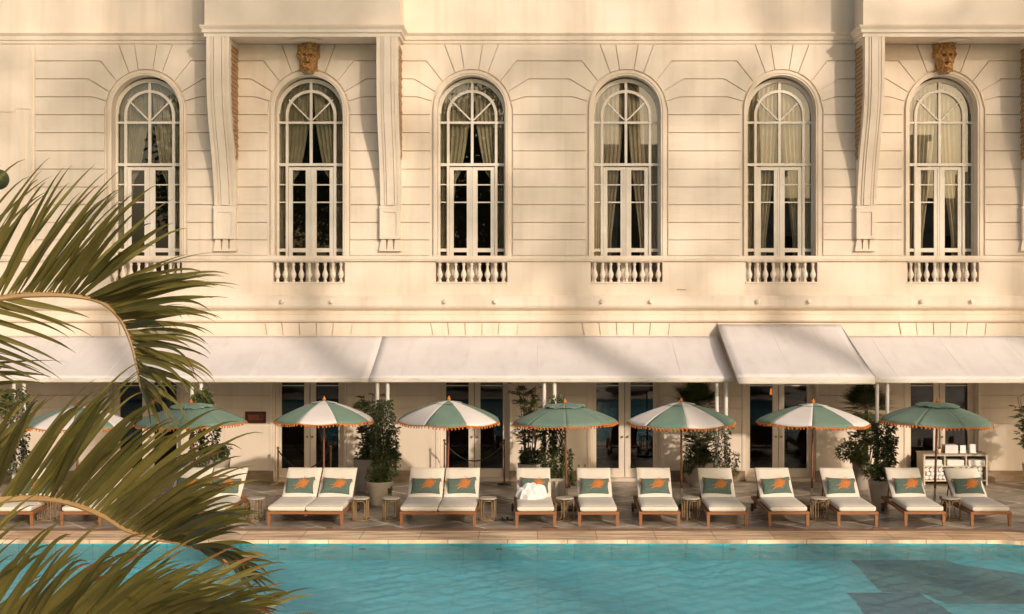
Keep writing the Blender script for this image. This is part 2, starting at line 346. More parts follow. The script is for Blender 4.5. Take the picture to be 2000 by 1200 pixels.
# skimmer slots / drains on the deck
for px, py, w in [(644, 1032, 12), (1073, 1032, 30), (1443, 1032, 11), (1720, 1031, 30)]:
    D = DG(py); x = X(px, D); y = D - D0
    b = MB(); b.box(x - w / 2 * D / F, x + w / 2 * D / F, y - 0.03, y + 0.03, 0.0, 0.010); b.box(x - w / 2 * D / F + .02, x + w / 2 * D / F - .02, y - 0.015, y + 0.015, 0.010, 0.013, 1)
    tag(b.build('floor_drain', [M['pole'], M['black']]), 'thin dark slot drain in the paving ' + {644: 'before the double lounger by the rope posts', 1073: 'before the towelled lounger', 1443: 'right of the first fan palm umbrella', 1720: 'left of the towel cabinet loungers'}[px], 'drain', 'slot drains along the pool edge')

# ------------------------------------------------------------------ hotel building
hotel = thing('hotel_building', 'cream hotel facade with arched windows, balustrades and scrolled balcony brackets', 'building', (0, 0, 0))
WC = [285.5, 603.5, 921, 1224, 1526.5, 1842]        # bay centres on the wall plane
DC = []                                             # door centres on the wall plane
for c in [290, 605.8, 926.8, 1220, 1520, 1834]: DC.append(1050 + (c - 1050) * (D0 + .22) / D0)
PXL, PXR = -520, 2700
wall = MB()
def P(px, py): return (X(px), Z(py))
def poly(mb, pts, y0, y1, mi=0): mb.prism([P(*p) for p in pts], y0, y1, mi)
def rectp(mb, x0, x1, y0, y1, a, b, mi=0): mb.box(X(x0), X(x1), a, b, Z(y1), Z(y0), mi)
def arc(c, cy, r, a0, a1, n=10):
    return [(c + r * cos(radians(a0 + (a1 - a0) * k / n)), cy - r * sin(radians(a0 + (a1 - a0) * k / n))) for k in range(n + 1)]
CY = 214; RO = 66.5
# backing wall (front face y=0, thickness .3), with arched openings
edges = [PXL] + [e for c in WC for e in (c - 79, c + 79)] + [PXR]
for i in range(0, len(edges), 2): rectp(wall, edges[i], edges[i + 1], 84, 578, 0, 0.45)
for c in WC:
    rectp(wall, c - 79, c - RO - 3.5, CY, 578, 0, 0.45); rectp(wall, c + RO + 3.5, c + 79, CY, 578, 0, 0.45)
    rectp(wall, c - RO - 3.5, c + RO + 3.5, 553, 578, 0, 0.45)
    # spandrel
    n = 24
    for k in range(n):
        a0, a1 = 180 * k / n, 180 * (k + 1) / n
        q0 = arc(c, CY, RO, a0, a1, 1)
        def outp(a):
            ca, sa = cos(radians(a)), sin(radians(a))
            t = min(79 / max(abs(ca), 1e-6), (CY - 84) / max(sa, 1e-6)); return (c + t * ca, CY - t * sa)
        A, B = outp(a0), outp(a1)
        pl = [q0[0], A, B, q0[1]]
        if abs(A[0] - B[0]) > .5 and abs(A[1] - B[1]) > .5: pl = [q0[0], A, (B[0] if abs(A[0] - c) > abs(B[0] - c) and False else (c + 79 if a0 < 90 else c - 79), 84), B, q0[1]]
        poly(wall, pl, 0, 0.45)
    rectp(wall, c - RO - 3.5, c - RO, CY, 500, 0, 0.45); rectp(wall, c + RO, c + RO + 3.5, CY, 500, 0, 0.45)
def inset(poly_, d):
    n = len(poly_); out = []
    a = sum(poly_[i][0] * poly_[(i + 1) % n][1] - poly_[(i + 1) % n][0] * poly_[i][1] for i in range(n)); sg = 1 if a > 0 else -1
    for i in range(n):
        p, q, r = poly_[i - 1], poly_[i], poly_[(i + 1) % n]
        e1 = Vector((q[0] - p[0], q[1] - p[1])); e2 = Vector((r[0] - q[0], r[1] - q[1]))
        if e1.length < 1e-6 or e2.length < 1e-6: out.append(q); continue
        n1 = Vector((-e1.y, e1.x)).normalized() * sg; n2 = Vector((-e2.y, e2.x)).normalized() * sg
        m = n1 + n2
        if m.length < 1e-3: m = n1
        m.normalize(); k = d / max(m.dot(n1), 0.5); out.append((q[0] + m.x * k, q[1] + m.y * k))
    return out
def block(pts, dep=0.045): poly(blocks, inset(pts, 0.85), -dep, 0.002)
blocks = MB()
RI = 77.5
def arcpts(c, sgn, u0, u1, n=4):
    """points on the surround circle between offsets u0 and u1"""
    out = []
    for k in range(1, n):
        u = u0 + (u1 - u0) * k / n; out.append((c + sgn * u, CY - sqrt(RI * RI - u * u)))
    return out
rows = [225, 260, 295.5, 331, 366, 400.5, 435, 469, 500]
def bay(cL, cR, xl=None, xr=None):
    """stone courses between two window centres (either may be a straight edge)"""
    def L(lst): return [(cL + u, y) for u, y in lst] if cL is not None else [(xl, lst[0][1]), (xl, lst[-1][1])]
    def R(lst): return [(cR - u, y) for u, y in lst] if cR is not None else [(xr, lst[0][1]), (xr, lst[-1][1])]
    yc = lambda u: CY - sqrt(max(RI * RI - u * u, 0))
    am = lambda a, b: [(a + (b - a) * k / 4, yc(a + (b - a) * k / 4)) for k in range(1, 4)]
    sides = [[(53, 87), (32, yc(32))] + am(32, 56) + [(56, yc(56)), (88, 120)],
             [(88, 120), (56, yc(56))] + am(56, 70) + [(70, yc(70)), (112, 155)],
             [(112, 155), (70, yc(70))] + am(70, 76) + [(76, yc(76)), (105, 190)],
             [(105, 190), (76, yc(76)), (80, 214), (80, 225)]]
    for sd_ in sides: block(L(sd_) + R(sd_)[::-1])
    for a, b in zip(rows[:-1], rows[1:]): block(L([(80, a), (80, b)]) + R([(80, a), (80, b)])[::-1])
bay(None, WC[0], xl=70)
for a, b in zip(WC[:-1], WC[1:]): bay(a, b)
bay(WC[-1], None, xr=PXR)
for c in WC:
    for s_ in (-1, 1):
        yc = lambda u: CY - sqrt(RI * RI - u * u)
        block([(c + s_ * 53, 87), (c + s_ * 22, 87), (c + s_ * 14, yc(14)), (c + s_ * 23, yc(23)), (c + s_ * 32, yc(32))])
    block([(c - 22, 87), (c + 22, 87), (c + 14, CY - sqrt(RI ** 2 - 196)), (c, CY - RI), (c - 14, CY - sqrt(RI ** 2 - 196))])
# left pilaster and panel
block([(PXL, 87), (62, 87), (62, 214), (32, 214), (32, 220), (PXL, 214)], 0.02)
block([(PXL, 236), (52, 236), (52, 500), (PXL, 500)], 0.015); block([(PXL, 250), (42, 250), (42, 500), (PXL, 500)], 0.035)
blocks.v = [(x, y, z) for x, y, z in blocks.v]
blocks.build('stone_courses', M['wall'], hotel)
rectp(wall, 60, 63.5, 87, 500, -0.035, 0.0)
# moldings following each arch
for c in WC:
    outl = [(c - 74, 500), (c - 74, CY)] + arc(c, CY, 74, 180, 0, 28)[1:-1] + [(c + 74, CY), (c + 74, 500)]
    innl = [(c - RO, 500), (c - RO, CY)] + arc(c, CY, RO, 180, 0, 28)[1:-1] + [(c + RO, CY), (c + RO, 500)]
    midl = [(c - 70, 500), (c - 70, CY)] + arc(c, CY, 70, 180, 0, 28)[1:-1] + [(c + 70, CY), (c + 70, 500)]
    for A, B, pr in ((innl, midl, .045), (midl, outl, .065)):
        for k in range(len(A) - 1): poly(wall, [A[k], A[k + 1], B[k + 1], B[k]], -pr, 0.01)
# bands. sill rail, lower wall, cornice
rectp(wall, PXL, PXR, 500, 510, -0.075, -0.0); rectp(wall, PXL, PXR, 503, 507, -0.09, -0.07)
for c in WC: rectp(wall, c - 70.6, c + 70.6, 500, 510, -0.07, 0.14)
prof = [(0.0, 574), (-0.06, 574), (-0.06, 578), (-0.22, 578.5), (-0.24, 583), (-0.26, 586), (-0.26, 597), (-0.23, 601), (-0.14, 604.5), (-0.06, 606), (-0.06, 613), (-0.10, 615), (-0.10, 626), (-0.07, 629), (-0.02, 630), (0.4, 630), (0.4, 574)]
wall.prof([(y, Z(p)) for y, p in prof], X(PXL), X(PXR))
prof = [(0.0, 86), (-0.03, 86), (-0.03, 81), (-0.06, 79), (-0.07, 72), (-0.12, 67), (-0.12, 65), (-0.03, 64), (0.45, 64), (0.45, 84), (0.0, 84)]
wall.prof([(y, Z(p)) for y, p in prof], X(PXL), X(PXR))
rectp(wall, PXL, PXR, -330, 64.2, 0.0, 0.45)
# ground floor wall with door openings
DH = 68
ed = [PXL] + [e for c in DC for e in (c - DH, c + DH)] + [PXR]
for i in range(0, len(ed), 2): rectp(wall, ed[i], ed[i + 1], 629.9, 941, 0, 0.45)
for c in DC: rectp(wall, c - DH, c + DH, 629.9, 716, 0, 0.45)
wall.build('wall', M['wall'], hotel)
gb = MB()
def block2(pts, dep=0.03): poly(gb, inset(pts, 0.9), -dep, 0.002)
ts = [-85, -52, -18, 16, 49, 86]; bs = [-76, -46, -15, 15, 46, 77]
for c in DC:
    for k in range(5): block2([(c + ts[k], 630), (c + ts[k + 1], 630), (c + bs[k + 1] * .9, 712), (c + bs[k] * .9, 712)], 0.04)
xs = [PXL] + [e for c in DC for e in (c - 74, c + 74)] + [PXR]
for i in range(0, len(xs), 2):
    a, b = xs[i], xs[i + 1]
    a0 = a + 12 if i else a; b0 = b - 12 if i < len(xs) - 2 else b
    block2([(a0, 631), (b0, 631), (b, 745), (a, 745)])
    for y0, y1 in ((745, 772), (772, 797), (797, 827)): block2([(a, y0), (b, y0), (b, y1), (a, y1)], 0.035)
    block2([(a, 827), (b, 827), (b, 920), (a, 920)], 0.03)
gb.build('ground_floor_courses', M['wall'], hotel)
for i in range(0, len(ed), 2): pl = MB(); rectp(pl, ed[i] + 1, ed[i + 1] - 1, 919.5, 941, -0.06, 0.0); pl.build('plinth', M['plinth'], hotel)

# rooms behind the glass
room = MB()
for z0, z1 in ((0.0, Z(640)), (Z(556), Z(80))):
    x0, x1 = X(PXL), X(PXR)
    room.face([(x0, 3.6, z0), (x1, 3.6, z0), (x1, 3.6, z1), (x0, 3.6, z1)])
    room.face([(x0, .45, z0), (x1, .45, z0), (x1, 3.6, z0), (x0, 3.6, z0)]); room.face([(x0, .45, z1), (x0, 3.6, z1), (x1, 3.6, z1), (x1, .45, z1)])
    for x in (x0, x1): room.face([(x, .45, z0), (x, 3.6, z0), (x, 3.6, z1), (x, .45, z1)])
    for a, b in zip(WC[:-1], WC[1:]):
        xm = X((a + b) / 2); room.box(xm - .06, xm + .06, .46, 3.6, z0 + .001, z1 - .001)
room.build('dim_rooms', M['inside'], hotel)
rf = MB(); rf.box(X(PXL), X(PXR), 0.0, 3.9, Z(-332), Z(-332) + .15); rf.box(X(PXL), X(PXR), 3.7, 3.9, 0, Z(-332)); rf.box(X(PXL) - .1, X(PXL), 0, 3.9, 0, Z(-332)); rf.box(X(PXR), X(PXR) + .1, 0, 3.9, 0, Z(-332))
rf.build('roof', M['wall'], hotel)

# arched windows
DR = D0 + 0.3
def R_(u): return u * DR / F
def ZR(py): return H - (py - 560) * DR / F
def make_window(c, sheer):
    cx = X(c); fr = MB(); y0, y1 = 0.27, 0.35
    CYR = 222.5
    def arcb(r0, r1, yy0, yy1, cy, a0=0, a1=180, n=28):
        for k in range(n):
            t0, t1 = radians(a0 + (a1 - a0) * k / n), radians(a0 + (a1 - a0) * (k + 1) / n)
            pts = [(cx + R_(r * cos(t)), ZR(cy) + R_(r * sin(t))) for r, t in ((r0, t0), (r1, t0), (r1, t1), (r0, t1))]
            fr.prism(pts, yy0, yy1)
    def rr(u0, u1, p0_, p1_, a=y0, b=y1): fr.box(cx + R_(u0), cx + R_(u1), a, b, ZR(p1_), ZR(p0_))
    arcb(60.5, 68, y0, y1, CYR); rr(-67.5, -62, CYR, 556); rr(62, 67.5, CYR, 556)
    arcb(44, 49.5, y0 - .015, y1 - .002, 226); 
    for s_ in (-1, 1):
        a, b = sorted((s_ * 44.2, s_ * 49.3)); rr(a, b, 226, 556, y0 - .014, y1 - .003)
    rr(-2.6, 2.6, 159, 323, y0 - .008, y1 - .005)
    rr(-62, 62, 238, 242.5, y0 - .004, y1 - .006); rr(-62, 62, 319.5, 325, y0 - .02, y1 - .007)
    for s_ in (-1, 1):     # diagonals
        a = radians(45); r0_, r1_ = 4, 61
        dx, dz = cos(a), sin(a); nx, nz = -dz * 1.4, dx * 1.4
        pts = [(s_ * (r0_ * dx + nx), r0_ * dz + nz), (s_ * (r1_ * dx + nx), r1_ * dz + nz), (s_ * (r1_ * dx - nx), r1_ * dz - nz), (s_ * (r0_ * dx - nx), r0_ * dz - nz)]
        fr.prism([(cx + R_(u), ZR(238) + R_(v)) for u, v in pts], y0 + .006, y1 - .012)
        a, b = sorted((s_ * 49.3, s_ * 62))
        for yy in (361, 395.5): rr(a, b, yy - 1.2, yy + 1.2, y0 + .01, y1 - .01)
        rr(a, b, 486, 492, y0 + .01, y1 - .01)
    frame = fr.build('arched_window', M['frame'], hotel, bevel=0.004)
    # door leaves
    for s_ in (-1, 1):
        lf = MB()
        def q(u0, u1, p0_, p1_, a=0.285, b=0.335):
            x_, w_ = sorted((s_ * u0, s_ * u1)); lf.box(cx + R_(x_), cx + R_(w_), a, b, ZR(p1_), ZR(p0_))
        q(0.4, 10.5, 327, 555); q(36, 43.8, 327, 555); q(10.5, 36, 327, 333); q(10.5, 36, 485, 493)
        q(10.5, 36, 360.2, 362.6, .295, .325)
        if not (sheer and s_ == 1 and c > 1800): q(10.5, 36, 394.3, 396.8, .295, .325)
        q(0.2, 4, 330, 500, .272, .29)
        leaf = lf.build('door_leaf', M['frame'], frame, bevel=0.003)
    gl = MB(); pts = [(cx + R_(-63), ZR(556)), (cx + R_(63), ZR(556)), (cx + R_(63), ZR(CYR))] + [(cx + R_(63) * cos(pi * k / 24), ZR(CYR) + R_(63) * sin(pi * k / 24)) for k in range(1, 24)] + [(cx + R_(-63), ZR(CYR))]
    gl.face([(x, 0.315, z) for x, z in pts]); gl.build('window_pane', M['glassb' if 1200 < c < 1250 else ('glassr' if sheer else 'glass')], frame)
    # curtains
    rnd = random.Random(int(c))
    for s_ in (-1, 1):
        cu = MB(); ph = rnd.random() * 6; wv = 0.85 + rnd.random() * .5
        def fn(u, v, s_=s_, ph=ph, wv=wv):
            py = 156 + v * 390
            outer = 64
            t = (py - 156) / 190
            if t < 1: inner = 2 + 3 * t + (20 if not sheer else 7) * t ** 2.2 * wv
            else: inner = (31 if not sheer else 11) * wv + min((t - 1) * 22, 14)
            inner = min(inner, 56)
            w_ = inner + (outer - inner) * u
            amp = 0.035 + .015 * v
            if abs(w_) > sqrt(max(63 ** 2 - max(222 - py, 0) ** 2, 0)): w_ = sqrt(max(62.5 ** 2 - max(222 - py, 0) ** 2, 1))
            return (cx + s_ * R_(w_), 0.43 + amp * sin(u * 42 + ph + 1.2 * sin(3 * v)) + 0.012 * sin(u * 93 + v * 4), ZR(py))
        cu.grid(fn, 90, 26)
        cu.build('curtain', M['sheer' if sheer else 'curtain'], frame, smooth=True, angle=180)
for i, c in enumerate(WC): make_window(c, i >= 3)

# balustrades
for c in WC:
    bl = MB(); rectp(bl, c - 70.4, c + 70.4, 510.2, 512.5, -0.04, 0.12); rectp(bl, c - 70.4, c + 70.4, 551, 553.6, -0.03, 0.15)
    root = bl.build('balustrade', M['trim'], hotel)
    pr = [(.030, 0), (.030, .035), (.022, .045), (.022, .07), (.034, .085), (.05, .14), (.052, .17), (.042, .21), (.026, .26), (.021, .31), (.022, .36), (.032, .375), (.032, .39), (.024, .40), (.030, .41), (.030, .43)]
    z0, z1 = Z(551), Z(512.5); k_ = (z1 - z0) / .43
    b0 = MB(); b0.lathe([(r * 1.25, z * k_) for r, z in pr], n=14); first = b0.build('baluster', M['trim'], root, smooth=True, loc=(X(c - 62), 0.045, z0))
    for j in range(1, 9):
        b = first.copy(); COL.objects.link(b); b.parent = root; b.location = (X(c - 62 + 15.5 * j), 0.045, z0)

# French doors on the ground floor
DD = D0 + .22
def U(u): return u * DD / F
def ZD(py): return H - (py - 560) * DD / F
for i, c in enumerate(DC):
    cx = X(c); y0 = .17; fr = MB()
    for s_ in (-1, 1):
        a, b = sorted((cx + s_ * U(60), cx + s_ * U(69))); fr.box(a, b, y0, .30, 0.03, ZD(716))
        a, b = sorted((cx + s_ * U(69.2), cx + s_ * U(74))); fr.box(a, b, -.05, 0.0, 0.02, Z(716))
        a, b = sorted((cx + s_ * U(66), cx + s_ * U(68.9))); fr.box(a, b, .02, y0, 0.03, ZD(716))
    fr.box(cx - U(69), cx + U(69), y0, .30, ZD(722), ZD(716)); fr.box(cx - U(68), cx + U(68), -.04, .4, 0.0, .055); fr.box(cx - U(66), cx + U(66), -.12, -.04, 0.0, .03)
    root = fr.build('french_door', M['trim'], hotel, bevel=0.004)
    for s_ in (-1, 1):
        lf = MB()
        def q(u0, u1, p0_, p1_, a=.20, b=.26):
            x_, w_ = sorted((cx + s_ * U(u0), cx + s_ * U(u1))); lf.box(x_, w_, a, b, ZD(p1_), ZD(p0_))
        q(.6, 11.5, 722, 933); q(55.5, 60, 722, 933); q(11.5, 55.5, 722, 730); q(11.5, 55.5, 915, 933); q(11.5, 55.5, 752.4, 754.6, .215, .245)
        leaf = lf.build('door_leaf', M['trim'], root, bevel=0.003)
        g_ = MB(); x_, w_ = sorted((cx + s_ * U(11), cx + s_ * U(56))); g_.face([(x_, .235, ZD(916)), (w_, .235, ZD(916)), (w_, .235, ZD(729)), (x_, .235, ZD(729))])
        g_.build('window_pane', M['glass' if i == 3 else 'glassd'], root)
        kn = MB(); kn.lathe([(.008, 0), (.010, .02), (.022, .03), (.024, .042), (.014, .052)], n=10); o = kn.build('door_knob', M['brass'], root, smooth=True, loc=(cx + s_ * U(5.2), .20, ZD(853))); o.rotation_euler = (radians(90), 0, 0)
# warm pendant seen through a ground floor door
pd = MB(); D_ = D0 + 1.4; pd.lathe([(.045, 0), (.03, .12), (.02, .14)], c=(X(1507, D_), 1.4, Z(771, D_)), n=12); pd.tube([(X(1507, D_), 1.4, Z(762, D_)), (X(1507, D_), 1.4, Z(640))], .006, 6, 1)
tag(pd.build('pendant_lamp', [M['lamp'], M['black']]), 'small glowing orange pendant lamp hanging inside a ground floor glass door', 'lamp')

# balcony boxes, brackets, masks
PB = 0.92
def balcony(xl, xr):
    b = MB()
    b.box(xl, xr, -PB, 0.0, 9.79, 13.2)
    pr = [(0, 9.55), (-PB - .01, 9.55), (-PB - .01, 9.62), (-PB - .05, 9.64), (-PB - .05, 9.70), (-PB - .09, 9.76), (-PB - .10, 9.79), (-PB - .02, 9.80), (0, 9.80)]
    # mitred cornice: front and two sides as one shell
    def off(y): return -(y + PB) if y < -PB else 0.0
    n = len(pr)
    for i in range(1, n - 2):
        (ya, za), (yb, zb) = pr[i], pr[i + 1]; oa, ob = off(ya), off(yb)
        b.face([(xl - oa, ya, za), (xr + oa, ya, za), (xr + ob, yb, zb), (xl - ob, yb, zb)])
        b.face([(xl - oa, 0, za), (xl - oa, ya, za), (xl - ob, yb, zb), (xl - ob, 0, zb)])
        b.face([(xr + oa, ya, za), (xr + oa, 0, za), (xr + ob, 0, zb), (xr + ob, yb, zb)])
    b.face([(xl - .01, 0, 9.55), (xr + .01, 0, 9.55), (xr + .01, -PB - .01, 9.55), (xl - .01, -PB - .01, 9.55)])
    # soffit panel
    o = b.build('balcony', M['trim'], hotel)
    s_ = MB(); s_.lathe([(.02, 0), (.34, .0), (.36, .012), (.30, .022), (.05, .025)], c=((xl + xr) / 2, -PB / 2, 9.527), n=28); s_.build('ceiling_rose', M['trim'], o, smooth=True)
    return o
def brk_prof():
    pts = [(.90, 9.55), (.90, 9.0), (.89, 8.6), (.86, 8.3), (.80, 8.02), (.71, 7.75), (.60, 7.5), (.49, 7.25), (.39, 7.0), (.31, 6.75), (.245, 6.5), (.20, 6.3), (.17, 6.15), (.16, 6.02)]
    return pts
def bracket(xl, xr):
    pr = brk_prof(); b = MB(); w = xr - xl
    def strip(x0, x1, add, inn):
        n = len(pr)
        for k in range(n - 1):
            (pa, za), (pb, zb) = pr[k], pr[k + 1]
            b.face([(x0, -pa - add, za), (x1, -pa - add, za), (x1, -pb - add, zb), (x0, -pb - add, zb)])
            for x in (x0, x1): b.face([(x, -pa - add, za), (x, -inn if inn is not None else 0, za), (x, -inn if inn is not None else 0, zb), (x, -pb - add, zb)])
    # core
    strip(xl, xr, 0.0, None)
    for a, c_, t in ((0, .16, .022), (.22, .30, .03), (.33, .67, .045), (.70, .78, .03), (.84, 1, .022)):
        n = len(pr); x0, x1 = xl + a * w, xl + c_ * w
        for k in range(n - 1):
            (pa, za), (pb, zb) = pr[k], pr[k + 1]
            b.face([(x0, -pa - t, za), (x1, -pa - t, za), (x1, -pb - t, zb), (x0, -pb - t, zb)])
            for x in (x0, x1): b.face([(x, -pa - t, za), (x, -pa, za), (x, -pb, zb), (x, -pb - t, zb)])
    b.box(xl + .002, xr - .002, -.17, 0, 5.98, 6.03)
    root = b.build('scroll_bracket', M['trim'], hotel)
    # corbel box with sunk panel
    cb = MB(); x0, x1 = xl - .01, xr - .02; z1, z0 = 6.0, Z(467.5)
    cb.box(x0, x1, -.17, 0, z0, z1); cb.box(x0 - .015, x1 + .015, -.195, 0, z1 - .05, z1 - .001)
    for q in ((x0, x1, z0, z0 + .07), (x0, x1, z1 - .13, z1 - .051), (x0, x0 + .08, z0 + .07, z1 - .13), (x1 - .08, x1, z0 + .07, z1 - .13)): cb.box(q[0] - .003, q[1] + .003, -.195, -.17, q[2], q[3])
    cb.build('corbel_block', M['trim'], root)
    gt = MB(); zt, zb = z0 - .002, Z(491); wd = x1 - x0
    cuts = [0.04, .30, .70, .96]
    for k, (a, c_) in enumerate(((.05, .27), (.39, .61), (.73, .95))):
        gt.prism([(x0 + a * wd, zt), (x0 + c_ * wd, zt), (x0 + (c_ + (0 if k == 1 else .06 * (1 if k == 2 else 0)) + .04) * wd, zb + .04), (x0 + (a - .04 - (.06 if k == 0 else 0)) * wd, zb + .04)], -.13, 0)
    gt.box(x0 - .02, x1 + .02, -.15, 0, zb, zb + .042)
    gt.build('guttae', M['trim'], root)
    # terracotta scale panels on both cheeks
    for s_, x in ((-1, xl), (1, xr)):
        tp = MB(); n = 11; zz0, zz1 = 9.42, 7.0
        def pz(z):
            for k in range(len(pr) - 1):
                if pr[k][1] >= z >= pr[k + 1][1]:
                    t = (pr[k][1] - z) / (pr[k][1] - pr[k + 1][1] + 1e-9); return pr[k][0] + (pr[k + 1][0] - pr[k][0]) * t
            return pr[0][0]
        for k in range(26):
            za = zz0 - (zz0 - zz1) * k / 26; zb2 = zz0 - (zz0 - zz1) * (k + 1) / 26
            pa = pz(za) - .12
            for j in range(8):
                o_ = (j + (k % 2) * .5) * .11 + .03
                if o_ + .1 > pa: continue
                xa = x + s_ * .004; xb = x + s_ * .022
                tp.face([(xa, -o_, za), (xa, -o_ - .1, za), (xb, -o_ - .085, zb2 + .012), (xb, -o_ - .05, zb2), (xb, -o_ - .015, zb2 + .012)])
        if tp.v: tp.build('side_panel', M['terra'], root)
def mask(cx, zt, zb):
    """bearded mask: height field over a tapering outline"""
    hgt = zt - zb; mb = MB()
    def G(u, v, a, b, su, sv): return math.exp(-((u - a) / su) ** 2 - ((v - b) / sv) ** 2)
    rnd = random.Random(3); curls = []
    for k in range(46):
        a = rnd.uniform(-1, 1); v = rnd.uniform(.58, 1.0)
        if abs(a) < .62 and v < .80: continue
        curls.append((a, v))
    for k in range(14): curls.append((rnd.uniform(-.75, .75), rnd.uniform(0, .22)))
    for s_ in (-1, 1):
        for k in range(6): curls.append((s_ * rnd.uniform(.72, .98), .35 + .055 * k))
    def wid(v):
        pts = [(0, .36), (.06, .55), (.15, .62), (.3, .70), (.45, .80), (.55, .98), (.68, 1.0), (.78, .90), (.9, .86), (1, .8)]
        for (a, b), (c_, d_) in zip(pts[:-1], pts[1:]):
            if a <= v <= c_: return b + (d_ - b) * (v - a) / (c_ - a)
        return .8
    def fn(i, j):
        u = i * 2 - 1; v = j; w = wid(v); x = u * w
        h = .26 * sqrt(max(1 - abs(u) ** 2.6, 0)) + .02
        h += .09 * G(x, v, 0, .50, .12, .12) + .07 * G(x, v, 0, .44, .16, .05)           # nose
        for s_ in (-1, 1):
            h -= .12 * G(x, v, s_ * .26, .585, .15, .045); h += .045 * G(x, v, s_ * .26, .64, .2, .03) + .03 * G(x, v, s_ * .27, .58, .08, .022)
            h += .035 * G(x, v, s_ * .38, .45, .16, .08)
            h += .05 * G(x, v, s_ * .22, .375, .2, .03)                                    # moustache
        h -= .11 * G(x, v, 0, .325, .18, .025); h += .04 * G(x, v, 0, .285, .16, .025); h += .05 * G(x, v, 0, .16, .3, .08)
        h += .05 * G(x, v, 0, .72, .35, .05)
        for a, b in curls: h += .075 * G(x, v, a, b, .075, .035)
        h *= (.55 + .45 * min(v * 3 + .4, 1))
        return (cx + x * .255, -0.02 - h, zb + v * hgt)
    mb.grid(fn, 56, 76)
    mb.box(cx - .20, cx + .20, -.06, 0, zb + .02, zt - .01)
    return mb.build('stone_mask', M['terra'], hotel, smooth=True, angle=60)
for bx, (l1, r1), (l2, r2), mcx in (((-7.07, -2.93), (-7.03, -6.55), (-3.42, -2.97), X(603.5)), ((6.91, 11.05), (6.95, 7.37), (10.56, 11.01), X(1842))):
    balcony(*bx); bracket(l1, r1); bracket(l2, r2); mask(mcx, 9.54, Z(146))

# little round flood lamps on the cornice
for i, px in enumerate([555, 648, 872, 966, 1178, 1269, 1481, 1576, 1800, 1893]):
    D_ = D0 - .17; s_ = MB(); s_.lathe([(.012, 0), (.014, .02), (.045, .035), (.05, .075), (.035, .085)], n=12)
    o = s_.build('cornice_spotlight', M['trim'], hotel, smooth=True, loc=(X(px, D_), -.27, Z(590, D_))); o.rotation_euler = (radians(75), 0, radians(25 if i % 2 else -25))
s_ = MB(); s_.box(X(1322), X(1340), -.012, .0, Z(567), Z(565.5)); s_.build('cable_clip', M['dgap'], hotel)
for px in (780, 1128, 1140): 
    s_ = MB(); s_.box(X(px), X(px + 5), -.042, -.03, Z(914), Z(905)); s_.box(X(px + 1.2), X(px + 3.8), -.046, -.042, Z(912), Z(907), 1); s_.build('power_socket', [M['frame'], M['plinth']], hotel)

# ------------------------------------------------------------------ awnings
PA = 2.6; DA = D0 - PA
def X_(k): return 1050 + (k * 1.45) * F / D0
def awning(label, pxl, pxr, pyw, pyf, pyv, prot, posts, seams=(), wrap=True):
    DF = D0 - prot; xl, xr = X(pxl), X(pxr); zw, zf, zv = Z(pyw), Z(pyf, DF), Z(pyv, DF)
    t = thing('awning', label, 'awning', ((xl + xr) / 2, -prot / 2, 0), 0, 'canvas awnings over the terrace'); ox, oy = t.location.x, t.location.y
    c = MB(); nx = max(int((xr - xl) / .16), 8)
    def top(u, v):
        x = xl + (xr - xl) * u; sag = .045 * sin(pi * v) * (0.5 + .5 * abs(sin(x * pi / 1.45))) + .005 * sin(x * 7 + v * 4) * sin(pi * v)
        return (x - ox, -.06 - (prot - .06) * v - oy, zw + (zf - zw) * v - sag)
    c.grid(top, nx, 12); 
    c.add([(xl - ox, -.06 - oy, zw), (xl - ox, -prot - oy, zf), (xl - ox, -prot - oy, zv), (xl - ox, -.06 - oy, zw - .02)], [(0, 1, 2, 3)] if wrap == 2 else [])
    if wrap == 2: c.face([(xr - ox, -.06 - oy, zw), (xr - ox, -prot - oy, zf), (xr - ox, -prot - oy, zv), (xr - ox, -.06 - oy, zw - .02)])
    o = c.build('canopy', M['awning'], t, smooth=True, angle=60); sl = o.modifiers.new('thick', 'SOLIDIFY'); sl.thickness = .006
    v = MB()
    v.grid(lambda u, w: (xl + (xr - xl) * u - ox, -prot - .012 - .006 * sin(u * nx * .7) * w - oy, zf + .012 + (zv - zf - .012) * w), nx, 4)
    if wrap == 2:
        for x in (xl - .004, xr + .004): v.face([(x - ox, -prot - .012 - oy, zf + .012), (x - ox, -prot * .98 - oy, zf + .03), (x - ox, -.1 - oy, zw - .06), (x - ox, -prot - .012 - oy, zv)])
    o = v.build('valance', M['valance'], t, smooth=True); sl = o.modifiers.new('thick', 'SOLIDIFY'); sl.thickness = .006
    h = MB(); h.box(xl - ox, xr - ox, -.09 - oy, -.045 - oy, zw - .03, zw + .022); h.tube([(xl - ox + .02, -prot + .03 - oy, zf - .03), (xr - ox - .02, -prot + .03 - oy, zf - .03)], .018, 8); h.build('mounting_rail', M['trim'], t)
    for sx in seams:
        s_ = MB(); pts = [top((X(sx) - xl) / (xr - xl), k / 12) for k in range(13)]
        s_.tube([(a + .0, b, z_ + .004) for a, b, z_ in pts], .006, 5); s_.build('seam', M['awning'], t)
    for pp in posts:
        s_ = MB(); x = X(pp, DF + .1); y = -prot + .1
        s_.tube([(x - ox, y - oy, .03), (x - ox, y - oy, zf - .03)], .038, 12); s_.box(x - ox - .07, x - ox + .07, y - oy - .07, y - oy + .07, 0, .03)
        s_.build('post', M['post'], t, smooth=True)
    return t
awning('long pale canvas awning section at the far left behind the palm fronds', PXL, 748, 656, 739.5, 747, PA, (27, 47, 375, 393), [X_(k) for k in range(-6, -2)])
awning('long pale canvas awning section in the middle over four striped and green umbrellas', 748, 1400.6, 656, 739.5, 747, PA, (737, 757, 1063, 1083, 1400, 1418), [X_(k) for k in range(-2, 3)])
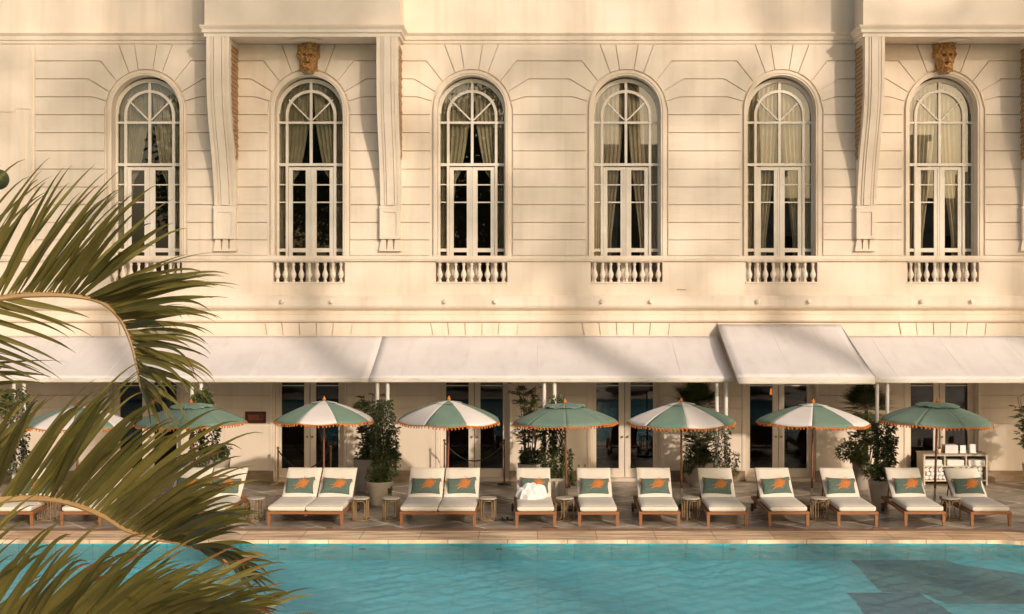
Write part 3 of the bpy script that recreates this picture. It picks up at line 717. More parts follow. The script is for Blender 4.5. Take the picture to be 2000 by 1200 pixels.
awning('short canvas awning that juts out higher and further than its neighbours', 1401, 1640, 633, 738, 750.5, 3.25, (), (1500, 1580), wrap=2)
awning('long pale canvas awning section at the right over the towel cabinet', 1642, PXR, 655.5, 741, 748.5, PA, (1713, 1733, 2050, 2070), [X_(k) for k in range(5, 8)])

# ------------------------------------------------------------------ umbrellas
def umb_profile(t, h):
    pts = [(0, 1.0), (.08, .965), (.28, .84), (.45, .68), (.62, .49), (.78, .29), (.90, .11), (.97, -.01), (1.0, -.13)]
    for (a, b), (c_, d_) in zip(pts[:-1], pts[1:]):
        if a <= t <= c_: return h * (b + (d_ - b) * (t - a) / (c_ - a))
    return -.13 * h
def make_umbrella(striped, droop):
    root = thing('parasol', 'x', 'umbrella', (0, 0, 0)); R = 1.0; h = .33; zr = 1.80
    def surf(a, t, lift=0.0, rmax=1.0):
        k = a / (pi / 4); fk = k - math.floor(k); sc = 1 / cos((fk - .5) * pi / 4) * cos(pi / 8)      # straight between ribs
        sc = sc * .55 + .45 * 1.0 if True else sc
        r = R * t * (sc if t > .1 else 1)
        sag = -droop * sin(pi * fk) * t * (0.4 + .6 * t)
        return (r * cos(a), r * sin(a), zr + umb_profile(t, h) + sag + lift + (.0 if t < .97 else .012 * (abs(fk - .5) * 2) ** 2))
    c = MB()
    for p_ in range(8):
        mi = p_ % 2 if striped else 0
        c.grid(lambda u, v: surf((p_ + min(max(u, 1e-4), 1 - 1e-4)) * pi / 4, .18 + .82 * v), 10, 14, mi)
    o = c.build('canopy', [M['green'], M['white']], root, smooth=True, angle=50)
    o.modifiers.new('thick', 'SOLIDIFY').thickness = .004
    v = MB(); vr = .27 if striped else .40
    for p_ in range(8):
        mi = p_ % 2 if striped else 0
        v.grid(lambda u, w: (lambda q, a: (q[0], q[1], q[2] + .006 + (.010 if striped else .030) * w * (.6 + .9 * sin(pi * u)) * (1 if striped else .8 + .5 * sin(7.0 * a))))(surf((p_ + min(max(u, 1e-4), 1 - 1e-4)) * pi / 4, vr * w + .0), (p_ + u) * pi / 4), 8, 6, mi)
    o2 = v.build('vent_cap', [M['green'], M['white']], root, smooth=True, angle=50); o2.modifiers.new('thick', 'SOLIDIFY').thickness = .004
    # fringe: band plus hanging pompoms
    fr = MB(); n = 88; rnd = random.Random(5)
    band = []
    for k in range(n * 1):
        a = 2 * pi * k / n + 1e-3; x, y, z = surf(a, 1.0); band.append((x * 1.004, y * 1.004, z))
    for k in range(n):
        p, q = band[k], band[(k + 1) % n]
        fr.face([p, q, (q[0], q[1], q[2] - .022), (p[0], p[1], p[2] - .022)])
        x, y, z = p; j = rnd.uniform(-.010, .010); rr = rnd.uniform(.010, .0145)
        fr.tube([(x, y, z - .018), (x * 1.002 + j, y * 1.002, z - .030), (x * 1.003 + j, y, z - .045), (x + j, y, z - .060)], [.004, rr, rr * 1.15, rr * .7], 6)
    f_ = fr.build('fringe', M['orange'], root, smooth=True); f_.modifiers.new('thick', 'SOLIDIFY').thickness = .003
    rb = MB()
    for k in range(8):
        a = k * pi / 4 + 1e-3; pts = [surf(a, t) for t in (.05, .25, .45, .65, .85, .97)]
        rb.tube([(x, y, z - .018) for x, y, z in pts], .008, 5)
        m_ = surf(a, .5); rb.tube([(0.03 * cos(a), .03 * sin(a), zr - .12), (m_[0], m_[1], m_[2] - .02)], .007, 5)
    rb.build('ribs', M['pole'], root)
    p = MB(); p.tube([(0, 0, .42), (0, 0, zr + h + .01)], .0205, 10); p.lathe([(.035, 0), (.035, .06), (.022, .07)], c=(0, 0, zr - .15), n=10)
    p.build('pole', M['pole'], root, smooth=True)
    p = MB(); p.tube([(0, 0, .06), (0, 0, .425)], .024, 10); p.build('pole_sleeve', M['silver'], root, smooth=True)
    p = MB(); p.lathe([(.24, 0), (.25, .02), (.24, .045), (.05, .06), (.03, .12)], n=20); p.build('base', M['black'], root, smooth=True)
    p = MB(); p.lathe([(.03, 0), (.022, .012), (.034, .03), (.036, .045), (.022, .062), (.012, .09), (.004, .105)], c=(0, 0, zr + h), n=12); p.build('finial', M['orange'], root, smooth=True)
    return root
uS = make_umbrella(True, .020); uG = make_umbrella(False, .008)
# (px, canopy width px, apex py, centre-panel angle offset, striped, label)
UM = [(150, 212, 794, 12, True, 'striped green and white umbrella mostly hidden behind the palm fronds at far left'),
      (378, 218, 789, 0, False, 'plain sage green umbrella beside the palm frond tips'),
      (632, 198, 784, 23, True, 'striped umbrella in front of the brass rope posts and the wall sign door'),
      (874, 208, 783, -22, True, 'striped umbrella over the double lounger left of the towelled lounger'),
      (1107, 206, 789, 0, False, 'plain sage green umbrella in front of the glass door that reflects the pool'),
      (1331, 213, 786, 45, True, 'striped umbrella in front of the first fan palm, right of the pool reflecting door'),
      (1585, 220, 789, -12, True, 'striped umbrella under the jutting awning, between the two fan palms'),
      (1825, 223, 787, 10, False, 'plain sage green umbrella in front of the towel cabinet')]
used = {}
for i, (px, wpx, py, ang, st, lb) in enumerate(UM):
    src = uS if st else uG
    o = src if not used.get(st) else copy_tree(src); used[st] = True
    D_ = 26.85; w_ = wpx * D_ / F; s_ = w_ / 2.03
    zt = Z(py, D_); o.location = (X(px, D_), -D0 + D_, 0); 
    o.scale = (s_, s_, zt / (1.80 + .33)); o.rotation_euler = (radians([0, .6, -.8, 1.0, -.5, 1.1, -1.0, .7][i]), radians([.8, -1.2, .5, 1.3, -1.0, -1.5, .9, 1.4][i]), radians(ang))
    tag(o, lb, 'umbrella', 'fringed pool umbrellas')

# ------------------------------------------------------------------ loungers
def pillow_like(mb, w, d, t, mi=0, nu=22, nv=14, pinch=.10, off=(0, 0, 0)):
    for s_ in (-1, 1):
        def fn(u, v, s_=s_):
            a = u * 2 - 1; b = v * 2 - 1
            px_ = 1 - pinch * (1 - abs(b) ** 2) * abs(a) ** 4; py_ = 1 - pinch * 1.3 * (1 - abs(a) ** 2) * abs(b) ** 4
            th = (max(1 - abs(a) ** 3.2, 0) ** .55) * (max(1 - abs(b) ** 3.2, 0) ** .55)
            return (off[0] + a * w / 2 * px_, off[1] + b * d / 2 * py_, off[2] + s_ * (t / 2 * th + .002))
        mb.grid(fn, nu, nv, mi)
def slab_cushion(mb, x0, x1, y0, y1, z0, z1, r=.035):
    """rounded mattress"""
    nx, ny = 14, 18
    def top(u, v):
        a = u * 2 - 1; b = v * 2 - 1; e_ = (max(1 - abs(a) ** 9, 0) * max(1 - abs(b) ** 9, 0)) ** .4
        return (x0 + (x1 - x0) * u, y0 + (y1 - y0) * v, z1 - r * .8 * (1 - e_) + .006 * sin(5 * v + 2 * u) * e_)
    mb.grid(top, nx, ny)
    def ringp(f): return [(x0 + (x1 - x0) * k / nx, y0) for k in range(nx + 1)] + [(x1, y0 + (y1 - y0) * k / ny) for k in range(1, ny + 1)] + [(x1 - (x1 - x0) * k / nx, y1) for k in range(1, nx + 1)] + [(x0, y1 - (y1 - y0) * k / ny) for k in range(1, ny)]
    rp = ringp(0); n = len(rp); cx_, cy_ = (x0 + x1) / 2, (y0 + y1) / 2
    lv = [(z1 - r * .8, 0), (z1 - r, .008), ((z0 + z1) / 2, .014), (z0 + .02, .008), (z0, -.01)]
    vs = []
    for z_, o_ in lv:
        for x, y in rp: vs.append((x + o_ * (1 if x >= x1 - 1e-6 else (-1 if x <= x0 + 1e-6 else 0)), y + o_ * (1 if y >= y1 - 1e-6 else (-1 if y <= y0 + 1e-6 else 0)), z_))
    fs = [(i * n + j, i * n + (j + 1) % n, (i + 1) * n + (j + 1) % n, (i + 1) * n + j) for i in range(len(lv) - 1) for j in range(n)]
    mb.add(vs, fs); mb.face([vs[(len(lv) - 1) * n + j] for j in range(n)][::-1])
BA = radians(37)
def make_lounger(double):
    root = thing('sun_lounger', 'x', 'sun lounger'); w = 1.36 if double else .735; n_c = 2 if double else 1; cw = .632 if double else .625
    fr = MB(); hw = w / 2
    fr.box(-hw, hw, 0, .055, .205, .25)
    for s_ in (-1, 1): fr.box(s_ * hw - (.05 if s_ > 0 else 0), s_ * hw + (.05 if s_ < 0 else 0), .055, 1.90, .20, .252)
    fr.box(-hw + .05, hw - .05, 1.85, 1.90, .20, .245)
    for k in range(11): fr.box(-hw + .05, hw - .05, .12 + k * .105, .18 + k * .105, .215, .24)
    if double: fr.box(-.025, .025, .056, 1.84, .17, .213)
    fr.build('frame', M['teak'], root, bevel=.004)
    for s_ in (-1, 1):
        for y in (0.012,):
            l_ = MB(); x = s_ * (hw - .032)
            l_.add([(x - .03, y, .203), (x + .03, y, .203), (x + .03, y + .06, .203), (x - .03, y + .06, .203), (x - .022, y + .004, 0), (x + .022, y + .004, 0), (x + .022, y + .05, 0), (x - .022, y + .05, 0)], [(0, 1, 5, 4), (1, 2, 6, 5), (2, 3, 7, 6), (3, 0, 4, 7), (4, 5, 6, 7), (3, 2, 1, 0)])
            l_.build('leg', M['teak'], root)
        l_ = MB(); x = s_ * (hw - .03); l_.box(x - .025, x + .025, 1.60, 1.66, .05, .2); l_.build('rear_leg', M['teak'], root)
        l_ = MB(); l_.lathe([(.02, -.025), (.075, -.02), (.08, 0), (.075, .02), (.02, .025)], n=18); o = l_.build('wheel', M['black'], root, smooth=True, loc=(x + s_ * .055, 1.63, .08)); o.rotation_euler = (0, radians(90), 0)
    hy, hz = 1.17, .262
    bf = MB()
    for s_ in (-1, 1):
        x = s_ * (hw - .075); bf.add([(x - .02, 0, -.03), (x + .02, 0, -.03), (x + .02, .78, -.03), (x - .02, .78, -.03), (x - .02, 0, 0), (x + .02, 0, 0), (x + .02, .78, 0), (x - .02, .78, 0)], [(0, 3, 2, 1), (4, 5, 6, 7), (0, 1, 5, 4), (1, 2, 6, 5), (2, 3, 7, 6), (3, 0, 4, 7)])
    for k in range(7): bf.box(-hw + .09, hw - .09, .05 + k * .11, .11 + k * .11, -.02, -.004)
    bf.box(-hw + .055, hw - .055, .775, .81, -.032, .0)
    o = bf.build('back_frame', M['teak'], root); o.location = (0, hy, hz); o.rotation_euler = (BA, 0, 0)
    for s_ in (-1, 1):
        pr = MB(); pr.tube([(s_ * (hw - .09), hy + .55, .23), (s_ * (hw - .09), hy + .42, hz + .30)], .012, 6); pr.build('back_prop', M['teak'], root)
    for c in range(n_c):
        ox = (c - (n_c - 1) / 2) * .672
        s1 = MB(); slab_cushion(s1, ox - cw / 2, ox + cw / 2, .025, 1.15, .254, .362, .022); s1.build('seat_cushion', M['cushion'], root, smooth=True, angle=75)
        pp = MB(); pp.tube([(ox - cw / 2 + .0, .010, .343), (ox + cw / 2, .010, .343)], .004, 6); pp.tube([(ox - cw / 2, .014, .268), (ox + cw / 2, .014, .268)], .004, 6); pp.build('piping', M['piping'], root)
        s2 = MB(); slab_cushion(s2, ox - cw / 2 + .005, ox + cw / 2 - .005, 0.02, .815, .004, .095); o = s2.build('back_cushion', M['cushion'], root, smooth=True, angle=75); o.location = (0, hy, hz); o.rotation_euler = (BA, 0, 0)
    return root
LS, LD = make_lounger(False), make_lounger(True)
def make_pillow():
    root = thing('throw_pillow', 'x', 'pillow')
    p = MB(); pillow_like(p, .555, .35, .12); p.build('pillow_cover', M['pgreen'], root, smooth=True, angle=180)
    pe = MB(); 
    ed_ = []
    for k in range(60):
        a = 2 * pi * k / 60; c_, s_ = cos(a), sin(a); x = .2725 * (abs(c_) ** .18) * (1 if c_ > 0 else -1); y = .1625 * (abs(s_) ** .18) * (1 if s_ > 0 else -1)
        x *= 1 - .10 * (1 - min(abs(y) / .1625, 1) ** 2); y *= 1 - .13 * (1 - min(abs(x) / .2725, 1) ** 2); ed_.append((x, y, 0))
    pe.tube(ed_ + [ed_[0]], .006, 5); pe.build('piping', M['pole'], root)
    # coral motif: branching strokes a little proud of the cloth
    m = MB(); rnd = random.Random(11)
    def zsurf(x, y):
        a = min(abs(x) / .2725, 1); b = min(abs(y) / .1625, 1); return .06 * (max(1 - a ** 3.2, 0) ** .55) * (max(1 - b ** 3.2, 0) ** .55)
    def stroke(x, y, ang, L, w, depth):
        n = 4; pts = []
        for k in range(n + 1):
            pts.append((x, y)); x += cos(ang) * L / n; y += sin(ang) * L / n; ang += rnd.uniform(-.25, .25)
        for k in range(n):
            (x0, y0), (x1, y1) = pts[k], pts[k + 1]; dx, dy = x1 - x0, y1 - y0; l = math.hypot(dx, dy) + 1e-9; nx, ny = -dy / l, dx / l; wa, wb = w * (1 - .15 * k), w * (1 - .15 * (k + 1))
            m.face([(a, b, zsurf(a, b) + .005) for a, b in ((x0 + nx * wa, y0 + ny * wa), (x0 - nx * wa, y0 - ny * wa), (x1 - nx * wb, y1 - ny * wb), (x1 + nx * wb, y1 + ny * wb))])
        if depth > 0:
            for k in (1, 2, 3, 4):
                for s_ in (-1, 1):
                    if rnd.random() < .82: stroke(pts[k][0], pts[k][1], ang + s_ * rnd.uniform(.3, .75), L * rnd.uniform(.45, .65), w * .78, depth - 1)
    stroke(-.07, -.085, radians(40), .19, .0085, 2); stroke(-.10, -.02, radians(14), .15, .007, 2); stroke(-.03, -.07, radians(58), .15, .007, 2); stroke(-.02, -.06, radians(20), .13, .007, 1)
    m.build('coral_motif', M['orange'], root)
    for sx in (-1, 1):
        t = MB(); x, y = sx * .27, .158; t.lathe([(.008, 0), (.016, -.012), (.014, -.03), (.02, -.05)], n=8); o = t.build('tassel', M['orange' if sx < 0 else 'teak'], root, smooth=True, loc=(x, y - .005, .01)); o.rotation_euler = (radians(-50), 0, 0)
    return root
PI_ = make_pillow()
DL = DG(1028)
LOU = [(24, 0, 'lounger cut off by the left edge, its ivory seat low behind the fronds'),
       (157.5, 0, 'lounger second from the left, mostly hidden by palm fronds'),
       (365.5, 1, 'double lounger half hidden behind palm frond tips'),
       (595.5, 1, 'double lounger with two green pillows in front of the rope posts'),
       (855, 1, 'double lounger with two green pillows left of the towelled lounger'),
       (1046.5, 0, 'single lounger with a crumpled white towel on its seat'),
       (1169, 0, 'single lounger right of the towelled one, in front of the door reflecting the pool'),
       (1288.5, 0, 'single lounger just left of the pole of the umbrella before the first fan palm'),
       (1420.5, 0, 'single lounger right of the rattan table under the first fan palm umbrella'),
       (1541, 0, 'single lounger in front of the glass door with the orange lamp'),
       (1675.5, 0, 'single lounger in front of the second fan palm planters'),
       (1807.5, 0, 'single lounger directly in front of the left end of the towel cabinet'),
       (1936, 0, 'single lounger at the right edge beside the towel cabinet')]
ul = {}; np_ = 0
for i, (px, dbl, lb) in enumerate(LOU):
    src = LD if dbl else LS; o = src if not ul.get(dbl) else copy_tree(src); ul[dbl] = True
    jx = random.Random(i * 7 + 1); yy = -D0 + DL + jx.uniform(-.02, .03)
    rz = radians(jx.uniform(-1.8, 1.8)); o.location = (X(px, DL), yy, 0); o.rotation_euler = (0, 0, rz)
    tag(o, 'teak ' + lb, 'sun lounger', 'sun loungers along the pool')
    for k in range(2 if dbl else 1):
        pw = PI_ if np_ == 0 else copy_tree(PI_); np_ += 1
        ox = (k - .5) * .672 if dbl else 0.0
        side = ('left ' if k == 0 else 'right ') + 'cushion of the ' if dbl else ''
        loc = Matrix.Rotation(rz, 4, 'Z') @ Vector((ox + jx.uniform(-.012, .012), 1.29, .528))
        pw.location = (o.location.x + loc.x, o.location.y + loc.y, loc.z); pw.rotation_euler = (radians(52 + jx.uniform(-5, 5)), radians(jx.uniform(-4, 4)), rz + radians(jx.uniform(-2.5, 2.5)))
        lab = {24: 'far left lounger', 157.5: 'second lounger from the left', 365.5: 'double lounger behind the frond tips', 595.5: 'double lounger before the rope posts', 855: 'double lounger beside the towelled lounger', 1046.5: 'lounger with the crumpled towel', 1169: 'lounger right of the towelled one', 1288.5: 'lounger left of the first fan palm umbrella pole', 1420.5: 'lounger right of the first fan palm umbrella pole', 1541: 'lounger before the orange lamp door', 1675.5: 'lounger before the second fan palm planters', 1807.5: 'lounger before the cabinet left end', 1936: 'rightmost lounger'}[px]
        tag(pw, 'green coral pillow, ' + side + lab, 'pillow', 'green coral pillows on the loungers')
# crumpled towel
tw = MB(); rnd = random.Random(4)
ph = [(rnd.uniform(4, 17), rnd.uniform(4, 17), rnd.uniform(0, 6), rnd.uniform(.4, 1)) for _ in range(9)]
def tfn(u, v):
    a = u * 2 * pi; r = v; bx = (.27 + .05 * sin(3 * a + 1) + .03 * sin(7 * a)) * r; by = (.22 + .03 * sin(4 * a + 2) + .02 * sin(9 * a)) * r
    x, y = bx * cos(a), by * sin(a); hgt = .19 * (1 - r ** 2.2) ** .8 * (.8 + .25 * sin(2.2 * a + .7))
    for fx, fy, p_, w_ in ph: hgt += .024 * w_ * abs(sin(x * fx * 1.6 + y * fy * 1.6 + p_)) * min(1, (1 - r) * 4 + .15)
    return (x, y, max(hgt, 0.004))
tw.grid(tfn, 90, 34)
o = tw.build('beach_towel', M['towel'], smooth=True, angle=60); o.location = (X(1036, 25.9), -D0 + 25.93, .353); o.rotation_euler = (radians(14), 0, .2)
tag(o, 'crumpled white towel heaped on a lounger seat', 'towel')
# sandals
for k, (px, dy, rz) in enumerate(((981, 0, .5), (990, .06, .1))):
    s_ = MB(); D_ = DG(1018)
    ol = [(.0, -.13), (.04, -.11), (.048, -.05), (.036, .02), (.04, .08), (.03, .13), (0, .145), (-.03, .13), (-.036, .08), (-.03, .02), (-.038, -.05), (-.03, -.11)]
    n = len(ol); s_.add([(x, y, 0) for x, y in ol] + [(x, y, .022) for x, y in ol], [tuple(range(n))[::-1], tuple(range(n, 2 * n))] + [(i, (i + 1) % n, (i + 1) % n + n, i + n) for i in range(n)])
    s_.tube([(-.04, -.02, .02), (-.02, .0, .06), (.02, .0, .06), (.042, -.02, .02)], .012, 6)
    o = s_.build('sandal', M['black'], loc=(X(px, D_), -D0 + D_ + dy, 0.0)); o.rotation_euler = (0, 0, 1.2 + rz)
    tag(o, ('black sandal nearer the rattan table' if k == 0 else 'black sandal nearer the towelled lounger') + ' on the paving', 'sandal', 'pair of black sandals')

# ------------------------------------------------------------------ rattan side tables
def make_table():
    root = thing('side_table', 'x', 'side table'); h = .415; r = .165
    t = MB(); t.lathe([(.02, 0), (r - .01, 0), (r, .008), (r, .022), (r - .008, .03), (.02, .032)], c=(0, 0, h - .032), n=28); t.build('table_top', M['weave'], root, smooth=True)
    for k in range(4):
        l_ = MB(); a = k * pi / 2 + pi / 4; l_.tube([(r * .97 * cos(a), r * .97 * sin(a), h - .03), (r * 1.03 * cos(a), r * 1.03 * sin(a), h / 2), (r * .97 * cos(a), r * .97 * sin(a), .012)], .0115, 7); 
        l_.build('leg', M['rattan'], root, smooth=True)
        lo = MB(); a0 = k * pi / 2
        pts = []
        for j in range(33):
            tt = 2 * pi * j / 32; cu, su = cos(tt), sin(tt); uu = .50 * (abs(cu) ** .45) * (1 if cu > 0 else -1); vv = (h / 2 - .045) * (abs(su) ** .45) * (1 if su > 0 else -1)
            pts.append((r * 1.0 * cos(a0 + uu), r * 1.0 * sin(a0 + uu), h / 2 - .005 + vv))
        lo.tube(pts, .0075, 6, caps=False); lo.build('cane_loop', M['rattan'], root, smooth=True)
    for z_ in (.012, h - .045):
        b = MB(); b.tube([(r * cos(2 * pi * j / 28), r * sin(2 * pi * j / 28), z_) for j in range(29)], .011, 6, caps=False)
        b.build('ring', M['rattan'], root, smooth=True); return root
T0 = make_table()
TB = [(90, 'between the two leftmost loungers behind the fronds'), (500, 'left of the double lounger before the rope posts'), (704, 'in front of the white pot with the tall climbing plant'), (764, 'touching the left side of the second double lounger'), (952.5, 'between the second double lounger and the sandals'), (1103, 'at the plain green umbrella pole right of the towelled lounger'), (1349.5, 'at the pole of the umbrella before the first fan palm'), (1600.5, 'at the pole of the umbrella under the jutting awning'), (1857, 'in front of the towel cabinet between two loungers')]
for i, (px, lb) in enumerate(TB):
    o = T0 if i == 0 else copy_tree(T0); D_ = DG(1019) + .17; o.location = (X(px, D_), -D0 + D_, 0); o.rotation_euler = (0, 0, radians(90) * 0 + radians([2, 38, 4, 12, 4, 40, 14, 9, 20][i]))
    tag(o, 'round rattan side table ' + lb, 'side table', 'rattan side tables')

# ------------------------------------------------------------------ rope posts
def stanchion(px, pyt, D_, label, bottom_py=None, tall=None):
    x = X(px, D_); y = -D0 + D_; zt = Z(pyt, D_); p = thing('rope_post', label, 'rope post', (x, y, 0), 0, 'rope barrier posts')
    m = MB(); m.tube([(0, 0, .03), (0, 0, zt - .03)], .018, 10); m.lathe([(.02, 0), (.03, .01), (.03, .03), (.012, .045)], c=(0, 0, zt - .045), n=12); m.build('post', M['brass'] if px not in (868, 985) else M['pole'], p, smooth=True)
    b = MB(); b.lathe([(.15, 0), (.155, .012), (.14, .025), (.03, .045)], n=22); b.build('base', M['brass'] if px not in (868, 985) else M['black'], p, smooth=True)
    return Vector((x, y, zt - .07))
sa = stanchion(543, 873, 30.2, 'brass rope post left of the glass door beside the wall sign'); sb = stanchion(646, 870, 30.1, 'silver toned rope post right of the pole before the wall sign door')
sc_ = stanchion(868, 858, 30.1, 'thin dark rope post left of the door behind the second double lounger'); se = stanchion(985, 858, 30.2, 'thin dark rope post right of the door behind the second double lounger')
def rope(a, b, sag, label):
    m = MB(); n = 20; m.tube([(a.x + (b.x - a.x) * k / n, a.y + (b.y - a.y) * k / n, a.z + (b.z - a.z) * k / n - sag * 4 * (k / n) * (1 - k / n)) for k in range(n + 1)], .014, 7)
    tag(m.build('barrier_rope', M['black'], smooth=True), label, 'rope', 'barrier ropes')
rope(sa, sb, .42, 'black rope sagging between the brass and silver rope posts'); rope(sc_, se, .40, 'black rope sagging before the door behind the second double lounger')

# wall sign
sg = thing('wall_sign', 'small dark framed sign with a red panel on the wall left of the rope posts', 'sign', (X(500), -.03, Z(815)))
m = MB(); w_, h_ = (521 - 480.5) / 2 / S0, (826 - 803.5) / 2 / S0; m.box(-w_, w_, -.03, 0, -h_, h_); m.build('sign_frame', M['sign'], sg, bevel=.004)
m = MB(); m.box(-w_ + .06, w_ - .06, -.036, -.03, -h_ + .05, h_ - .05); m.build('sign_panel', M['signred'], sg)
m = MB(); y_ = -.040
xx = -w_ + .075
for g_ in 'mIBIBEI':
    if g_ == 'm':
        for k in range(3): m.box(xx + k * .018, xx + k * .018 + .006, y_, -.036, -.045, .045)
        m.box(xx, xx + .042, y_ - .0005, -.0362, .040, .05); xx += .055
    elif g_ == 'I': m.box(xx, xx + .007, y_, -.036, -.045, .045); xx += .020
    else:
        m.box(xx, xx + .006, y_, -.036, -.045, .045)
        for z_ in (-.045, -.004, .037): m.box(xx + .006, xx + .028, y_, -.036, z_, z_ + .007)
        xx += .040
m.build('lettering', M['signgold'], sg)

# ------------------------------------------------------------------ towel cabinet
DCb = 30.1; yc_ = -D0 + DCb
cx0, cx1 = X(1804, DCb), X(1929, DCb); cxm = (cx0 + cx1) / 2; ch = Z(887, DCb); cw_ = cx1 - cx0
cab = thing('towel_cabinet', 'cream open shelf cabinet full of white towels against the wall', 'cabinet', (cxm, yc_, 0))
m = MB(); hw = cw_ / 2; dp = .55; zb = .115; zmid = Z(911, DCb)
m.box(-hw, -hw + .035, 0, dp, 0.0, ch - .02); m.box(hw - .035, hw, 0, dp, 0.0, ch - .02); m.box(-hw + .035, hw - .035, dp - .02, dp, zb, ch - .02)
m.box(-hw + .035, hw - .035, 0.002, dp - .02, zb - .03, zb); m.box(-hw + .035, hw - .035, 0.002, dp - .02, zmid - .012, zmid + .012); m.box(-hw + .035, hw - .035, 0.002, dp - .02, ch - .045, ch - .021)
for f_ in (1 / 3, 2 / 3): x = -hw + cw_ * f_; m.box(x - .012, x + .012, .004, dp - .02, zmid + .012, ch - .045)
m.box(-.012 - .02, .012 - .02, .004, dp - .02, zb, zmid - .012); m.build('carcass', M['cabinet'], cab)
m = MB(); m.box(-hw - .02, hw + .02, -.02, dp + .01, ch - .02, ch + .003); m.build('worktop', M['cabtop'], cab, bevel=.003)
def foldt(x, y, z, w, d, h, name, lb, layers=2, grp='folded towels in the cabinet'):
    m = MB()
    for k in range(layers):
        z0 = z + h / layers * k; z1 = z0 + h / layers * .96; pr = []
        n = 8
        pts = [(w / 2, (z0 + z1) / 2)]
        for q in range(n + 1): a = -pi / 2 + pi * q / n; pr.append((w / 2 - .015 + .015 * cos(a), (z0 + z1) / 2 + (z1 - z0) / 2 * sin(a)))
        pr2 = [(-a_, b_) for a_, b_ in pr[::-1]]
        m.prism([(x + a_, b_) for a_, b_ in pr + pr2], y + random.uniform(-.006, .006), y + d)
    return tag(m.build(name, M['towel'], smooth=True, angle=35), lb, 'towel', grp)
for k, nm in enumerate(('left', 'middle', 'right')):
    foldt(cxm - hw + cw_ * (k + .5) / 3 + (.01 if k else -.005), yc_ + .03, zmid + .0125, .36, .42, .115, 'folded_towel', f'folded white towels in the upper {nm} compartment of the towel cabinet', 3)
rnd = random.Random(9)
def roll(x, y, z, r, L, lb):
    m = MB(); n = 40
    prf = []
    for k in range(n):
        a = 2 * pi * k / 16; rr = r * (1 - .35 * 0); 
    m.lathe([(r * .12, -.004), (r * .45, .002), (r * .5, -.002), (r * .85, 0), (r, .012), (r * 1.01, L * .5), (r, L - .012), (r * .8, L)], n=14)
    o = m.build('rolled_towel', M['towel'], smooth=True, loc=(x, y, z)); o.rotation_euler = (radians(-90), 0, radians(rnd.uniform(-6, 6))); o.scale = (1, rnd.uniform(.88, 1.0), 1)
    tag(o, lb, 'towel', 'rolled towels in the cabinet')
rws = ('bottom', 'second', 'third', 'top'); cls = ('first', 'second', 'third', 'fourth', 'fifth', 'sixth', 'seventh')
for rw in range(4):
    for c in range(6 if rw < 3 else 4):
        r = .047; x = cxm - hw + .035 + r + c * .0965 + (rw % 2) * .03; z = zb + r + rw * .082
        if x + r > cxm - .034: continue
        roll(x, yc_ + .015 + rnd.uniform(0, .03), z, r, .36, f'white rolled towel, {cls[c]} from left, {rws[rw]} row, lower left cabinet compartment')
for rw in range(4):
    for c in range(5):
        r = .055; x = cxm + r + c * .121; z = zb + r + rw * .085
        if z + r > zmid - .012: continue
        if x + r > cxm + hw - .035: continue
        roll(x, yc_ + .015 + rnd.uniform(0, .03), z, r, .36, f'white rolled towel, {cls[c]} from left, {rws[rw]} row, lower right cabinet compartment')
zt = ch + .003
foldt(X(1862, DCb), yc_ + .12, zt, .28, .25, .17, 'folded_towel', 'stack of cream folded towels on top of the towel cabinet', 4, 'towels on the cabinet top')
for px, w_, h_ in ((1885, .12, .165), (1904, .13, .19)):
    m = MB(); m.box(-w_ / 2, w_ / 2, 0, .006, 0, h_); m.box(-w_ / 2 - .01, w_ / 2 + .01, -.02, .05, 0, .012); o = m.build('menu_card', M['paper'], loc=(X(px, DCb), yc_ + .14, zt)); o.rotation_euler = (radians(-6), 0, radians(-3))
    tag(o, 'white card standing on the towel cabinet, ' + ('the taller one at the right end' if px == 1904 else 'the shorter one next to the towel stack'), 'card', 'white cards on the cabinet')
m = MB(); m.lathe([(.035, 0), (.04, .02), (.042, .08), (.038, .085), (.034, .02)], n=16)
for k in range(5): a = k * 1.3; m.tube([(0, 0, .03), (.03 * cos(a), .03 * sin(a), .14)], .004, 5, 1)
tag(m.build('ceramic_cup', [M['ceramic'], M['leafm']], smooth=True, loc=(X(1838, DCb), yc_ + .16, zt)), 'small cream cup with green sprigs on the towel cabinet', 'cup')
m = MB(); m.lathe([(.025, 0), (.028, .01), (.028, .10), (.012, .13), (.011, .165), (.006, .17)], n=14)
tag(m.build('bottle', M['pole'], smooth=True, loc=(X(1847, DCb), yc_ + .2, zt)), 'slim brown bottle between the cup and the towel stack', 'bottle')

# ------------------------------------------------------------------ plants
def pot(px, pyr, pyb, wpx, D_, matn, label, shape='cone'):
    x = X(px, D_); y = -D0 + D_; h = Z(pyr, D_); r = wpx * D_ / F / 2
    t = thing('planter', label, 'planter', (x, y, 0), 0, 'planters under the awning')
    m = MB()
    if shape == 'cone': pr = [(r * .66, 0), (r * .68, .01), (r * .98, h - .05), (r, h - .02), (r * .99, h), (r * .90, h), (r * .88, h - .06)]
    elif shape == 'bowl': pr = [(r * .55, 0), (r * .72, .06), (r * .92, .2), (r * 1.0, h * .6), (r * .97, h - .02), (r * .95, h), (r * .86, h), (r * .85, h - .06)]
    else: pr = [(r * .72, 0), (r * .75, .01), (r, h - .02), (r, h), (r * .92, h), (r * .9, h - .06)]
    m.lathe(pr, n=32); m.build('pot', M[matn], t, smooth=True, angle=50)
    s_ = MB(); s_.lathe([(.01, h - .06), (r * .89, h - .055)], n=24); s_.face([(r * .89 * cos(2 * pi * k / 24), r * .89 * sin(2 * pi * k / 24), h - .055) for k in range(24)]); s_.build('soil', M['soil'], t)
    return t, h
